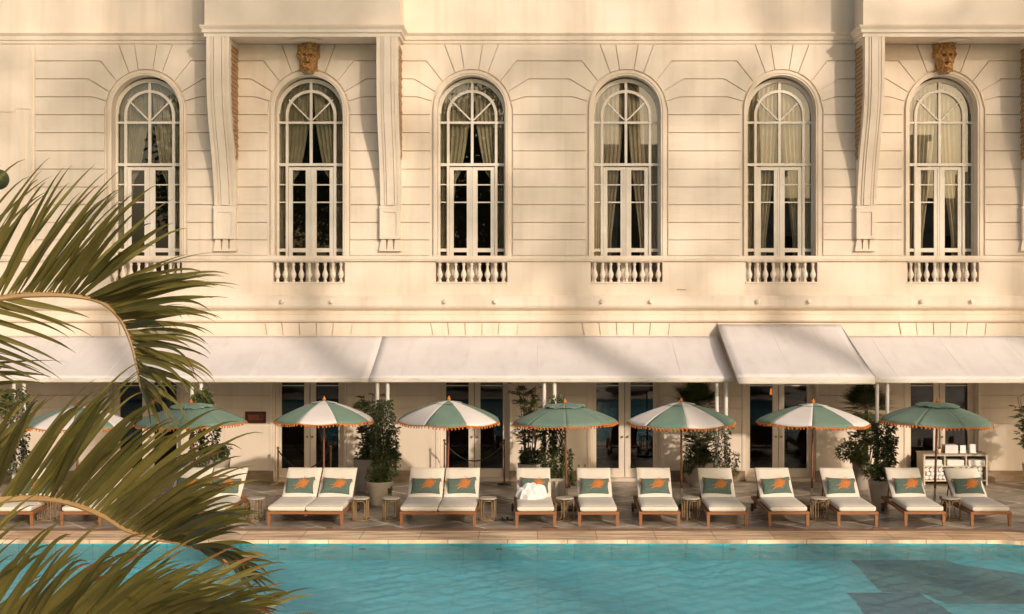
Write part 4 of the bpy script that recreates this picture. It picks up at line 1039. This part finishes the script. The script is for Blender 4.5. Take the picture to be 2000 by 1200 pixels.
def leafquad(m, p, d, up, L, w, mi=0, droop=.25):
    d = Vector(d).normalized(); s_ = d.cross(Vector(up)); s_ = s_.normalized() if s_.length > 1e-4 else Vector((1, 0, 0)); p = Vector(p)
    n_ = s_.cross(d); mid = p + d * L * .5 + n_ * .04 * L; tip = p + d * L - Vector((0, 0, droop * L))
    m.face([p, mid - s_ * w, tip, mid + s_ * w], mi)
def rv(rnd): 
    v = Vector((rnd.gauss(0, 1), rnd.gauss(0, 1), rnd.gauss(0, 1))); return v.normalized()
def bush(rnd, m, c, r, n, L, w, mi=0, flat=1.0):
    c = Vector(c)
    # clumps
    cl = [(c + Vector((v.x * r[0] * k, v.y * r[1] * k, v.z * r[2] * k)), v) for v, k in ((rv(rnd), rnd.uniform(.25, .9)) for _ in range(max(6, n // 26)))]
    for q, v in cl:
        for k in range(26):
            dd = rv(rnd); p = q + dd * rnd.uniform(0, .28) * (r[0] + r[2]) / 2
            leafquad(m, p, (dd * .8 + v * .5 + Vector((0, 0, .15))), rv(rnd), L * rnd.uniform(.6, 1.2), w * rnd.uniform(.7, 1.2), mi, rnd.uniform(0, .4))
def rhapis(rnd, m, st, base, h, n, spread, L):
    """clumping cane palm: canes with star shaped fans"""
    for k in range(n):
        a = rnd.uniform(0, 2 * pi); rr = rnd.uniform(0.02, .12); top = Vector(base) + Vector((cos(a) * spread * rnd.uniform(.3, 1), sin(a) * spread * rnd.uniform(.3, 1), h * rnd.uniform(.35, 1)))
        b0 = Vector(base) + Vector((cos(a) * rr, sin(a) * rr, 0)); st.tube([b0, (b0 + top) / 2 + Vector((0, 0, .05)), top], [.012, .009, .006], 5)
        for j in range(rnd.randint(8, 12)):
            q = b0.lerp(top, rnd.uniform(.35, 1)); dd = rv(rnd); dd.z = abs(dd.z) * .5 + .1; dd.normalize(); e_ = q + dd * rnd.uniform(.10, .2); st.tube([q, e_], .004, 4)
            side = dd.cross(Vector((0, 0, 1))).normalized(); up = side.cross(dd)
            for f_ in range(8):
                t = (f_ / 7 - .5) * 2.6; v = dd * cos(t) + side * sin(t) + up * rnd.uniform(-.1, .2); leafquad(m, e_, v, up, L * (1 - .15 * abs(t)), .018, 0, .2)
def fanpalm(rnd, m, st, base, h, n, L):
    crown = Vector(base) + Vector((0, 0, h)); st.tube([base, crown], [.05, .035], 8)
    for k in range(n):
        dd = rv(rnd); dd.z = dd.z * .7 + .45; dd.normalize(); e_ = crown + dd * rnd.uniform(.12, .35); st.tube([crown, e_], .006, 4)
        side = dd.cross(Vector((0, 0, 1))).normalized(); up = side.cross(dd)
        for f_ in range(18):
            t = (f_ / 17 - .5) * 2.9; v = dd * cos(t) + side * sin(t) + up * .15; leafquad(m, e_, v, up, L * (1 - .12 * abs(t)) * rnd.uniform(.85, 1.1), .0115, 0, .05)
def vine(rnd, m, st, x, y, z0, z1, r, n, L=.07):
    st.tube([(x + r * .5 * cos(k * 1.1), y + r * .5 * sin(k * 1.1), z0 + (z1 - z0) * k / 14) for k in range(15)], .008, 5)
    for k in range(n):
        z = rnd.uniform(z0, z1); a = rnd.uniform(0, 2 * pi); rr = r * (rnd.uniform(.3, 1.0) + .6 * max(0, sin(z * 5 + x)) * rnd.random())
        p = Vector((x + rr * cos(a), y + rr * sin(a), z)); leafquad(m, p, Vector((cos(a), sin(a), rnd.uniform(-.8, .3))), rv(rnd), L * rnd.uniform(.6, 1.3), L * .3, 0, .3)
def plant(name, label, cat, fnlist, leafmat, loc):
    t = thing(name, label, cat, loc, 0, None); m, st = MB(), MB()
    for f_ in fnlist: f_(m, st)
    m.build('foliage', [M[leafmat], M['leafm']], t)
    if st.v: st.build('stem', M['bark'], t)
    return t
R0 = random.Random(21)
# --- group at the post pair left of the second double lounger
pot(742, 940, 986, 53, 27.45, 'pot', 'round white pot before the post pair, climbing plant above it'); pot(713, 896, 955, 46, 29.2, 'potg', 'tall grey pot behind the white pot left of the post pair', 'tall')
def L_(px, D_): return (X(px, D_), -D0 + D_, 0)
x_, y_, _ = L_(742, 27.45)
plant('potted_shrub', 'leafy shrub spilling over the white pot by the post pair', 'plant', [lambda m, st: bush(R0, m, (0, 0, .56), (.30, .24, .16), 900, .075, .02), lambda m, st: bush(R0, m, (.18, -.1, .36), (.08, .08, .18), 160, .07, .018)], 'leafm', (x_, y_, 0))
plant('climbing_plant', 'climbing plant rising up the post pair above the white pot', 'plant', [lambda m, st: vine(R0, m, st, 0, 0, .5, 2.0, .15, 1300), lambda m, st: vine(R0, m, st, -.16, .15, .5, 1.9, .09, 500), lambda m, st: vine(R0, m, st, .13, .05, .5, 1.45, .13, 500)], 'leafd', (X(750, 27.9), -D0 + 27.9, 0))
x_, y_, _ = L_(722, 29.2)
plant('cane_palm', 'dark cane palm growing up to the awning left of the post pair', 'plant', [lambda m, st: rhapis(R0, m, st, (0, 0, .6), 1.65, 14, .33, .17), lambda m, st: bush(R0, m, (.05, -.05, .85), (.34, .25, .22), 800, .09, .018), lambda m, st: bush(R0, m, (.4, -.2, .75), (.24, .2, .25), 600, .09, .016)], 'leafd', (x_, y_, 0))
# --- group at the posts right of the second double lounger
pot(1036, 905, 955, 50, 29.3, 'pot', 'low pale pot behind the towelled lounger', 'tall'); pot(1088, 938, 985, 46, 27.5, 'pot', 'pale pot right of the towelled lounger under the trailing vine')
x_, y_, _ = L_(1036, 29.3)
plant('cane_palm', 'dark cane palm behind the towelled lounger reaching the awning', 'plant', [lambda m, st: rhapis(R0, m, st, (0, 0, .6), 1.65, 13, .28, .17), lambda m, st: bush(R0, m, (0, -.05, .72), (.30, .25, .20), 800, .09, .018)], 'leafd', (x_, y_, 0))
plant('climbing_plant', 'vine climbing the posts and trailing over the pale pot', 'plant', [lambda m, st: vine(R0, m, st, .05, 0, .45, 2.1, .13, 900), lambda m, st: vine(R0, m, st, -.12, .12, .4, 1.5, .15, 800), lambda m, st: vine(R0, m, st, .25, -.1, .3, 1.05, .08, 350)], 'leafd', (X(1083, 27.9), -D0 + 27.9, 0))
# --- first fan palm
pot(1367, 901, 951, 66, 29.9, 'potg', 'large grey bowl pot below the first fan palm', 'bowl')
x_, y_, _ = L_(1360, 29.6)
plant('fan_palm', 'dark fan palm with a round spiky crown between the doors and the post pair', 'plant', [lambda m, st: fanpalm(R0, m, st, (0, 0, .5), 1.26, 60, .42), lambda m, st: rhapis(R0, m, st, (0.1, 0, .5), 1.1, 12, .3, .16), lambda m, st: bush(R0, m, (.1, -.1, .72), (.36, .25, .22), 1000, .09, .017), lambda m, st: bush(R0, m, (-.2, -.2, .5), (.10, .1, .2), 260, .08, .015)], 'leafd', (x_, y_, 0))
plant('climbing_plant', 'sparse vine around the post pair beside the first fan palm', 'plant', [lambda m, st: vine(R0, m, st, 0, 0, .5, 1.5, .16, 600, .06), lambda m, st: vine(R0, m, st, .22, 0, .45, .95, .12, 160, .06)], 'leafd', (X(1409, 28.3), -D0 + 28.3, 0))
# --- second fan palm
pot(1682, 896, 951, 36, 29.6, 'potg', 'tall grey tapered pot below the second fan palm', 'tall'); pot(1719, 938, 988, 46, 27.4, 'pot', 'pale pot behind the lounger next to the second fan palm')
x_, y_, _ = L_(1692, 29.6)
plant('fan_palm', 'dark fan palm with a round spiky crown left of the towel cabinet', 'plant', [lambda m, st: fanpalm(R0, m, st, (0, 0, .5), 1.18, 64, .46), lambda m, st: rhapis(R0, m, st, (0, 0, .5), 1.0, 10, .28, .15)], 'leafd', (x_, y_, 0))
plant('potted_shrub', 'bright green feathery shrub in the grey pot below the second fan palm', 'plant', [lambda m, st: bush(R0, m, (-.1, -.1, .8), (.33, .24, .24), 1000, .10, .014), lambda m, st: bush(R0, m, (.15, -.1, .6), (.14, .1, .2), 260, .08, .014)], 'leafy', (X(1672, 29.4), -D0 + 29.4, 0))
plant('climbing_plant', 'dense vine climbing the post pair left of the towel cabinet', 'plant', [lambda m, st: vine(R0, m, st, 0, 0, .5, 1.6, .17, 1300), lambda m, st: vine(R0, m, st, .12, 0, .5, 1.3, .14, 500), lambda m, st: bush(R0, m, (-.1, -.1, .6), (.30, .22, .18), 800, .08, .02)], 'leafd', (X(1725, 27.7), -D0 + 27.7, 0))
# --- left post pair
pot(425, 896, 951, 50, 29.7, 'potg', 'grey pot behind the double lounger half hidden by fronds', 'tall'); pot(386, 945, 985, 40, 27.5, 'pot', 'pale pot at the foot of the left post pair')
plant('potted_shrub', 'rounded dark shrub in the grey pot behind the frond tips', 'plant', [lambda m, st: bush(R0, m, (0, 0, .78), (.28, .22, .15), 1000, .08, .02)], 'leafd', L_(425, 29.7))
plant('climbing_plant', 'bushy vine up the left post pair with a leafy top under the awning', 'plant', [lambda m, st: vine(R0, m, st, 0, 0, .4, 2.1, .12, 900), lambda m, st: bush(R0, m, (.12, 0, 1.98), (.22, .18, .20), 600, .09, .022), lambda m, st: vine(R0, m, st, .25, .1, .7, 1.5, .15, 400)], 'leafm', (X(385, 28.2), -D0 + 28.2, 0))
# --- far left and right edge
pot(55, 940, 986, 50, 27.5, 'pot', 'pale pot at the foot of the leftmost posts'); plant('climbing_plant', 'dark climbing plant around the leftmost posts', 'plant', [lambda m, st: vine(R0, m, st, 0, 0, .5, 2.2, .2, 1200), lambda m, st: bush(R0, m, (-.35, 0, 1.9), (.3, .2, .3), 600, .1, .02)], 'leafd', (X(35, 28.2), -D0 + 28.2, 0))
pot(2022, 905, 955, 50, 29.4, 'pot', 'pale pot at the right edge past the towel cabinet')
plant('cane_palm', 'cane palm reaching in from the right edge past the towel cabinet', 'plant', [lambda m, st: rhapis(R0, m, st, (0, 0, .6), 1.55, 14, .42, .19), lambda m, st: bush(R0, m, (0, -.05, 1.0), (.28, .25, .25), 700, .1, .018)], 'leafd', L_(2022, 29.4))

# ------------------------------------------------------------------ foreground palm
palm = thing('palm_tree', 'tall palm with long arching fronds filling the left foreground', 'palm tree', (-4.6, -D0 + 6.6, 0))
PO = Vector(palm.location)
def W3(px, py, D_): return Vector((X(px, D_), -D0 + D_, Z(py, D_)))
def interp(pts, t):
    n = len(pts) - 1; f_ = min(max(t, 0), 1) * n; i = min(int(f_), n - 1); u = f_ - i
    def g(k): return Vector(pts[min(max(k, 0), n)])
    p0_, p1_, p2_, p3_ = g(i - 1), g(i), g(i + 1), g(i + 2)
    return .5 * ((2 * p1_) + (-p0_ + p2_) * u + (2 * p0_ - 5 * p1_ + 4 * p2_ - p3_) * u * u + (-p0_ + 3 * p1_ - 3 * p2_ + p3_) * u ** 3)
def frond(rach, tips, n, seed, into=None, wid=.021, depth=.35, dry=.15, jitter=10, droop=1.0, mats=('palm', 'palmdry', 'palm2'), widx=(0.0, 1.0), rib=True, split=0.0, bend=.10, extra=(), hang=False):
    """rach: list of (px,py,D); tips: list of (px,py,D) reached by the leaflets"""
    rnd = random.Random(seed); m = MB(); rp = [W3(*p) - PO for p in rach]; tp = [W3(*p) - PO for p in tips]
    for k in range(n):
        t = (k + rnd.uniform(-.3, .3)) / (n - 1); t = min(max(t, 0), 1); b = interp(rp, widx[0] + (widx[1] - widx[0]) * t); e_ = interp(tp, t)
        e_ = e_ + Vector((rnd.gauss(0, jitter) * .0024, rnd.uniform(-depth, depth), rnd.gauss(0, jitter) * .0024)); e_ = b + (e_ - b) * rnd.uniform(.88, 1.10); e_.z -= (e_ - b).length * rnd.uniform(.02, .13)
        ax = e_ - b; L = ax.length; upv = Vector((0, 0, 1)); lift = upv * L * bend * droop * rnd.uniform(.5, 1.1)
        if hang and t > .55: hg = (t - .55) / .45; lift = lift * (1 + 2.2 * hg); e_.z -= L * .42 * hg * rnd.uniform(.4, 1.2); ax = e_ - b
        c1 = b + ax * .45 + lift * .8; c2 = b + ax * .82 + lift * 1.5 * rnd.uniform(.7, 1.2)
        ns = 11; cp = [((1 - s_) ** 3) * b + 3 * s_ * (1 - s_) ** 2 * c1 + 3 * s_ * s_ * (1 - s_) * c2 + s_ ** 3 * e_ for s_ in [j / ns for j in range(ns + 1)]]
        tw0 = rnd.uniform(-.7, .7); tw1 = tw0 + rnd.uniform(-1.2, 1.2); ww = wid * rnd.uniform(.75, 1.25)
        isdry = rnd.random() < dry; dstart = rnd.randint(8, 11); deep = rnd.random() < .22
        L_v, R_v, C_v = [], [], []
        for j, q in enumerate(cp):
            s_ = j / ns; tg = (cp[min(j + 1, ns)] - cp[max(j - 1, 0)]).normalized()
            vw = Vector((0.1, 1, 0)); side = tg.cross(vw).normalized(); nr = side.cross(tg)
            a = tw0 + (tw1 - tw0) * s_; sd_ = side * cos(a) + nr * sin(a); w_ = ww * (min(s_ * 5 + .25, 1)) * (1 - max(0, (s_ - .30) / .70) ** .95) + .0006
            fold = sd_.cross(tg) * w_ * .35
            L_v.append(q + sd_ * w_); R_v.append(q - sd_ * w_); C_v.append(q + fold)
        vs = []
        for j in range(ns + 1): vs += [L_v[j], C_v[j], R_v[j]]
        for j in range(ns):
            mi = 1 if (isdry and j >= dstart) else (2 if deep else 0)
            m.add([vs[3 * j], vs[3 * j + 1], vs[3 * j + 2], vs[3 * j + 3], vs[3 * j + 4], vs[3 * j + 5]], [(0, 1, 4, 3), (1, 2, 5, 4)], mi)
    if into is not None: return m
    for q_ in extra: m.add(q_.v, q_.f, 0)
    fo = m.build('frond', [M[x] for x in mats], palm)
    if rib:
        r_ = MB(); nn = 40; r_.tube([interp(rp, j / nn) for j in range(nn + 1)], [.020 - .016 * j / nn for j in range(nn + 1)], 8)
        r_.build('midrib', M['rachis'], fo, smooth=True)
    return fo
A1 = [(-560, 860, 6.2), (-350, 700, 6.2), (-180, 622, 6.2), (0, 583, 6.3), (80, 576, 6.35), (150, 579, 6.4), (200, 592, 6.45), (235, 625, 6.5), (256, 672, 6.5), (268, 722, 6.5), (276, 765, 6.5)]
T1 = [(-200, 330, 6.0), (-60, 300, 6.0), (30, 302, 6.0), (60, 312, 6.0), (115, 322, 6.1), (200, 331, 6.1), (225, 343, 6.1), (260, 355, 6.2), (300, 380, 6.2), (345, 425, 6.2), (395, 507, 6.3), (415, 523, 6.3), (420, 556, 6.3), (410, 592, 6.4), (388, 616, 6.4), (385, 655, 6.4), (405, 698, 6.4), (392, 725, 6.5), (368, 752, 6.5), (345, 775, 6.5), (318, 800, 6.5)]
low_ = frond(A1, [(-420, 900, 6), (-200, 800, 6), (30, 765, 6.0), (60, 752, 6.1), (88, 740, 6.1), (118, 717, 6.1), (138, 678, 6.2), (152, 652, 6.2), (166, 613, 6.3)], 22, 2, into=True, wid=.014, widx=(.02, .30), jitter=6, rib=False, depth=.2, bend=.05, dry=.1)
frond(A1, T1, 122, 1, wid=.0125, widx=(.10, 1.0), dry=.10, bend=.07, extra=(low_,), hang=True)
A2 = [(-520, 1250, 5.6), (-300, 1080, 5.7), (-120, 1000, 5.8), (0, 977, 5.9), (80, 974, 5.95), (140, 984, 6.0), (200, 1008, 6.05), (245, 1035, 6.1), (300, 1052, 6.15), (360, 1064, 6.2), (420, 1085, 6.2), (460, 1110, 6.2)]
T2 = [(-150, 760, 5.5), (-20, 735, 5.5), (70, 752, 5.5), (115, 735, 5.6), (200, 714, 5.6), (240, 728, 5.7), (288, 743, 5.7), (328, 770, 5.7), (365, 798, 5.8), (425, 824, 5.8), (450, 850, 5.8), (476, 905, 5.8), (480, 935, 5.9), (486, 966, 5.9), (498, 1000, 5.9), (494, 1055, 6.0), (490, 1085, 6.0), (530, 1110, 6.0), (540, 1140, 6.1)]
frond(A2, T2, 112, 3, wid=.0135, widx=(.10, 1.0), dry=.25, bend=.09)
A3 = [(-420, 1460, 5.1), (-200, 1330, 5.2), (0, 1262, 5.3), (120, 1236, 5.35), (230, 1225, 5.4), (330, 1222, 5.5), (420, 1235, 5.5), (480, 1262, 5.6)]
T3 = [(-80, 1010, 5.0), (40, 1000, 5.0), (100, 1022, 5.0), (160, 1040, 5.1), (235, 1052, 5.1), (290, 1050, 5.2), (360, 1075, 5.2), (420, 1082, 5.2), (480, 1105, 5.3), (520, 1118, 5.3), (572, 1140, 5.3), (560, 1160, 5.3), (585, 1180, 5.4), (600, 1200, 5.4), (580, 1240, 5.4)]
frond(A3, T3, 104, 5, wid=.0155, widx=(.08, 1.0), dry=.28, bend=.10)
A4 = [(-420, 1560, 6.6), (-160, 1370, 6.7), (60, 1280, 6.8), (220, 1250, 6.9), (330, 1262, 7.0), (400, 1300, 7.0)]
T4 = [(-120, 1180, 6.6), (20, 1130, 6.6), (120, 1125, 6.7), (220, 1090, 6.8), (330, 1075, 6.8), (420, 1110, 6.9), (500, 1150, 6.9), (540, 1200, 7.0), (520, 1260, 7.0)]
frond(A4, T4, 60, 8, wid=.013, dry=.2, mats=('palm2', 'palmdry', 'palm2'), bend=.10)
A5 = [(-420, 640, 7.0), (-260, 690, 7.0), (-130, 740, 7.0), (-30, 800, 7.0)]
T5 = [(-100, 640, 6.9), (0, 700, 6.9), (60, 712, 6.9), (100, 706, 7.0), (62, 740, 7.0), (40, 790, 7.0)]
frond(A5, T5, 16, 9, wid=.014, dry=.35, mats=('palm2', 'palmdry', 'palm2'), bend=.06)
# trunk, crown shaft
tr = MB(); cr = W3(-620, 1290, 6.2) - PO; pts = [Vector((0, 0, 0)), Vector((cr.x * .1, 0, 1.2)), Vector((cr.x * .4, 0, 2.4)), cr]
nt_ = 24; tr.tube([interp(pts, j / nt_) for j in range(nt_ + 1)], [.17 - .06 * j / nt_ + (.008 if j % 2 else 0) for j in range(nt_ + 1)], 14); tr.build('trunk', M['bark'], palm, smooth=True)
pe = MB()
for A in (A1, A2, A3, A4, A5):
    q = W3(*A[0]) - PO; pe.tube([cr, (cr + q) / 2 + Vector((0, 0, .1)), q], [.035, .028, .020], 8)
pe.build('leaf_stalks', M['rachis'], palm, smooth=True)
# dark round lamp at the left edge
D_ = 7.2; gl = thing('globe_lamp', 'dark green round globe peeking in at the left edge above the fronds', 'lamp', (X(-3, D_), -D0 + D_, 0))
m = MB(); zc = Z(351, D_); r_ = 20 * D_ / F; m.lathe([(r_ * sin(pi * k / 16) + .001, zc - r_ * cos(pi * k / 16)) for k in range(17)], n=24); m.build('globe', M['leafd'], gl, smooth=True, angle=180)
m = MB(); m.tube([(-.06, 0, 0), (-.06, 0, zc - .12), (-.035, 0, zc - .045), (0, 0, zc - r_ * .8)], .016, 8); m.build('lamp_post', M['black'], gl, smooth=True)

# ------------------------------------------------------------------ what stands behind the camera (seen in the glass), and sparse trees added to dapple the facade
GAPS = [(X(a), Z(b), r1 * 1.2, r2 * 1.3) for a, b, r1, r2 in [(1070, 20, 1.9, .55), (850, 10, .9, .6), (1240, 40, .8, .5), (1550, 120, .65, .55), (805, 170, .55, .45), (1345, 290, .7, .45), (510, 685, .9, .45), (1650, 860, .8, .5), (60, 20, .5, .8), (180, 10, .5, .8), (1750, 10, 1.0, .5), (1400, 40, .7, .7), (980, 300, .6, .4), (700, 320, .4, .8), (640, 470, .6, .4), (380, 620, .7, .4)]]  # openings kept in the added crowns so sun spots land here on the facade
def tree(x, y, h, cr, label, seed, n, L, nsub=8, gaps=False, mt='leafm'):
    rnd = random.Random(seed); t = thing('shade_tree', label, 'tree', (x, y, 0), 0, 'garden trees behind the pool'); tr = MB(); m = MB()
    top = Vector((0, 0, h * .62)); tr.tube([(0, 0, 0), (.1, .05, h * .3), top], [h * .028, h * .02, h * .014], 10)
    for q in range(nsub):
        v = rv(rnd); c0 = Vector((v.x * cr[0] * .7, v.y * cr[1] * .7, h * .8 + v.z * cr[2] * .7)); tr.tube([top, (top + c0) / 2 + Vector((0, 0, .2)), c0], [.07, .04, .015], 5)
    for k in range(int(n)):
        v = rv(rnd); kk = rnd.random() ** (.40 if not gaps else .55); c = Vector((v.x * cr[0] * kk, v.y * cr[1] * kk, h * .8 + v.z * cr[2] * kk))
        if gaps:
            w_ = c + Vector((x, y, 0)); tt = w_.y / dirv.y; fx, fz = w_.x - tt * dirv.x, w_.z - tt * dirv.z
            if any(((fx - a) / r1) ** 2 + ((fz - b) / r2) ** 2 < 1 for a, b, r1, r2 in GAPS): continue
        for j_ in range(4 if gaps else 12): leafquad(m, c + rv(rnd) * (.12 if gaps else .5), rv(rnd), rv(rnd), L, L * .30, 0, .2)
    tr.build('trunk', M['bark'], t); m.build('crown', M[mt], t)
EXTRA = True
if EXTRA:
    for i, (x, y, h, cr, n) in enumerate([(3.6, -24.5, 24, (3.6, 1.8, 6.0), 640), (8.5, -25.5, 24, (3.8, 1.8, 6.5), 680), (13.5, -24, 24, (3.8, 1.8, 6.5), 680), (18.5, -25, 24, (3.8, 1.8, 6.5), 680), (23.5, -24.5, 24, (3.8, 1.8, 6.5), 680), (-9, -42, 14, (5, 3, 5.5), 1500), (-16, -45, 13, (5, 3, 6), 1500), (-2.5, -44, 12, (4, 3, 5.5), 1200)]):  # the sparse trees are added, unseen, to break the sun into dapples
        tree(x, y, h, cr, ['tall sparse shade tree nearest the viewpoint on the right', 'tall sparse shade tree second from the viewpoint on the right', 'tall sparse shade tree third from the viewpoint on the right', 'tall sparse shade tree fourth from the viewpoint on the right', 'tall sparse shade tree farthest right of the viewpoint', 'dense dark tree left behind the viewpoint', 'dense dark tree farthest left behind the viewpoint', 'dense dark tree straight behind the viewpoint'][i], 40 + i, n, .30, 9, i < 5)
    ob = thing('opposite_building', 'cream hotel wing facing the pool, seen only as a reflection in the window glass', 'building', (22, -71, 0))
    m = MB(); m.box(-17, 19, -6, 0, 0, 10.2)
    for z_ in (4.2, 8.4, 10.2): m.box(-17.1, 19.1, 0, .5, z_, z_ + .45)
    for a_, b_, c_ in ((-17, -12.5, 14.5), (-9, -4, 12.6), (0.5, 6.5, 15.2), (10, 15, 12.8)): m.box(a_, b_, -5.5, -.5, 10.6, c_); m.box(a_ - .2, b_ + .2, -.5, -.1, c_ - .35, c_ + .1)
    m.build('wall', M['opp'], ob)
    for zz in (1, 5.6):
        for k in range(9):
            w_ = MB(); x = -15 + k * 3.9; w_.box(x - .75, x + .75, 0, .06, zz, zz + 2.3); w_.build('window', M['oppdark'], ob)
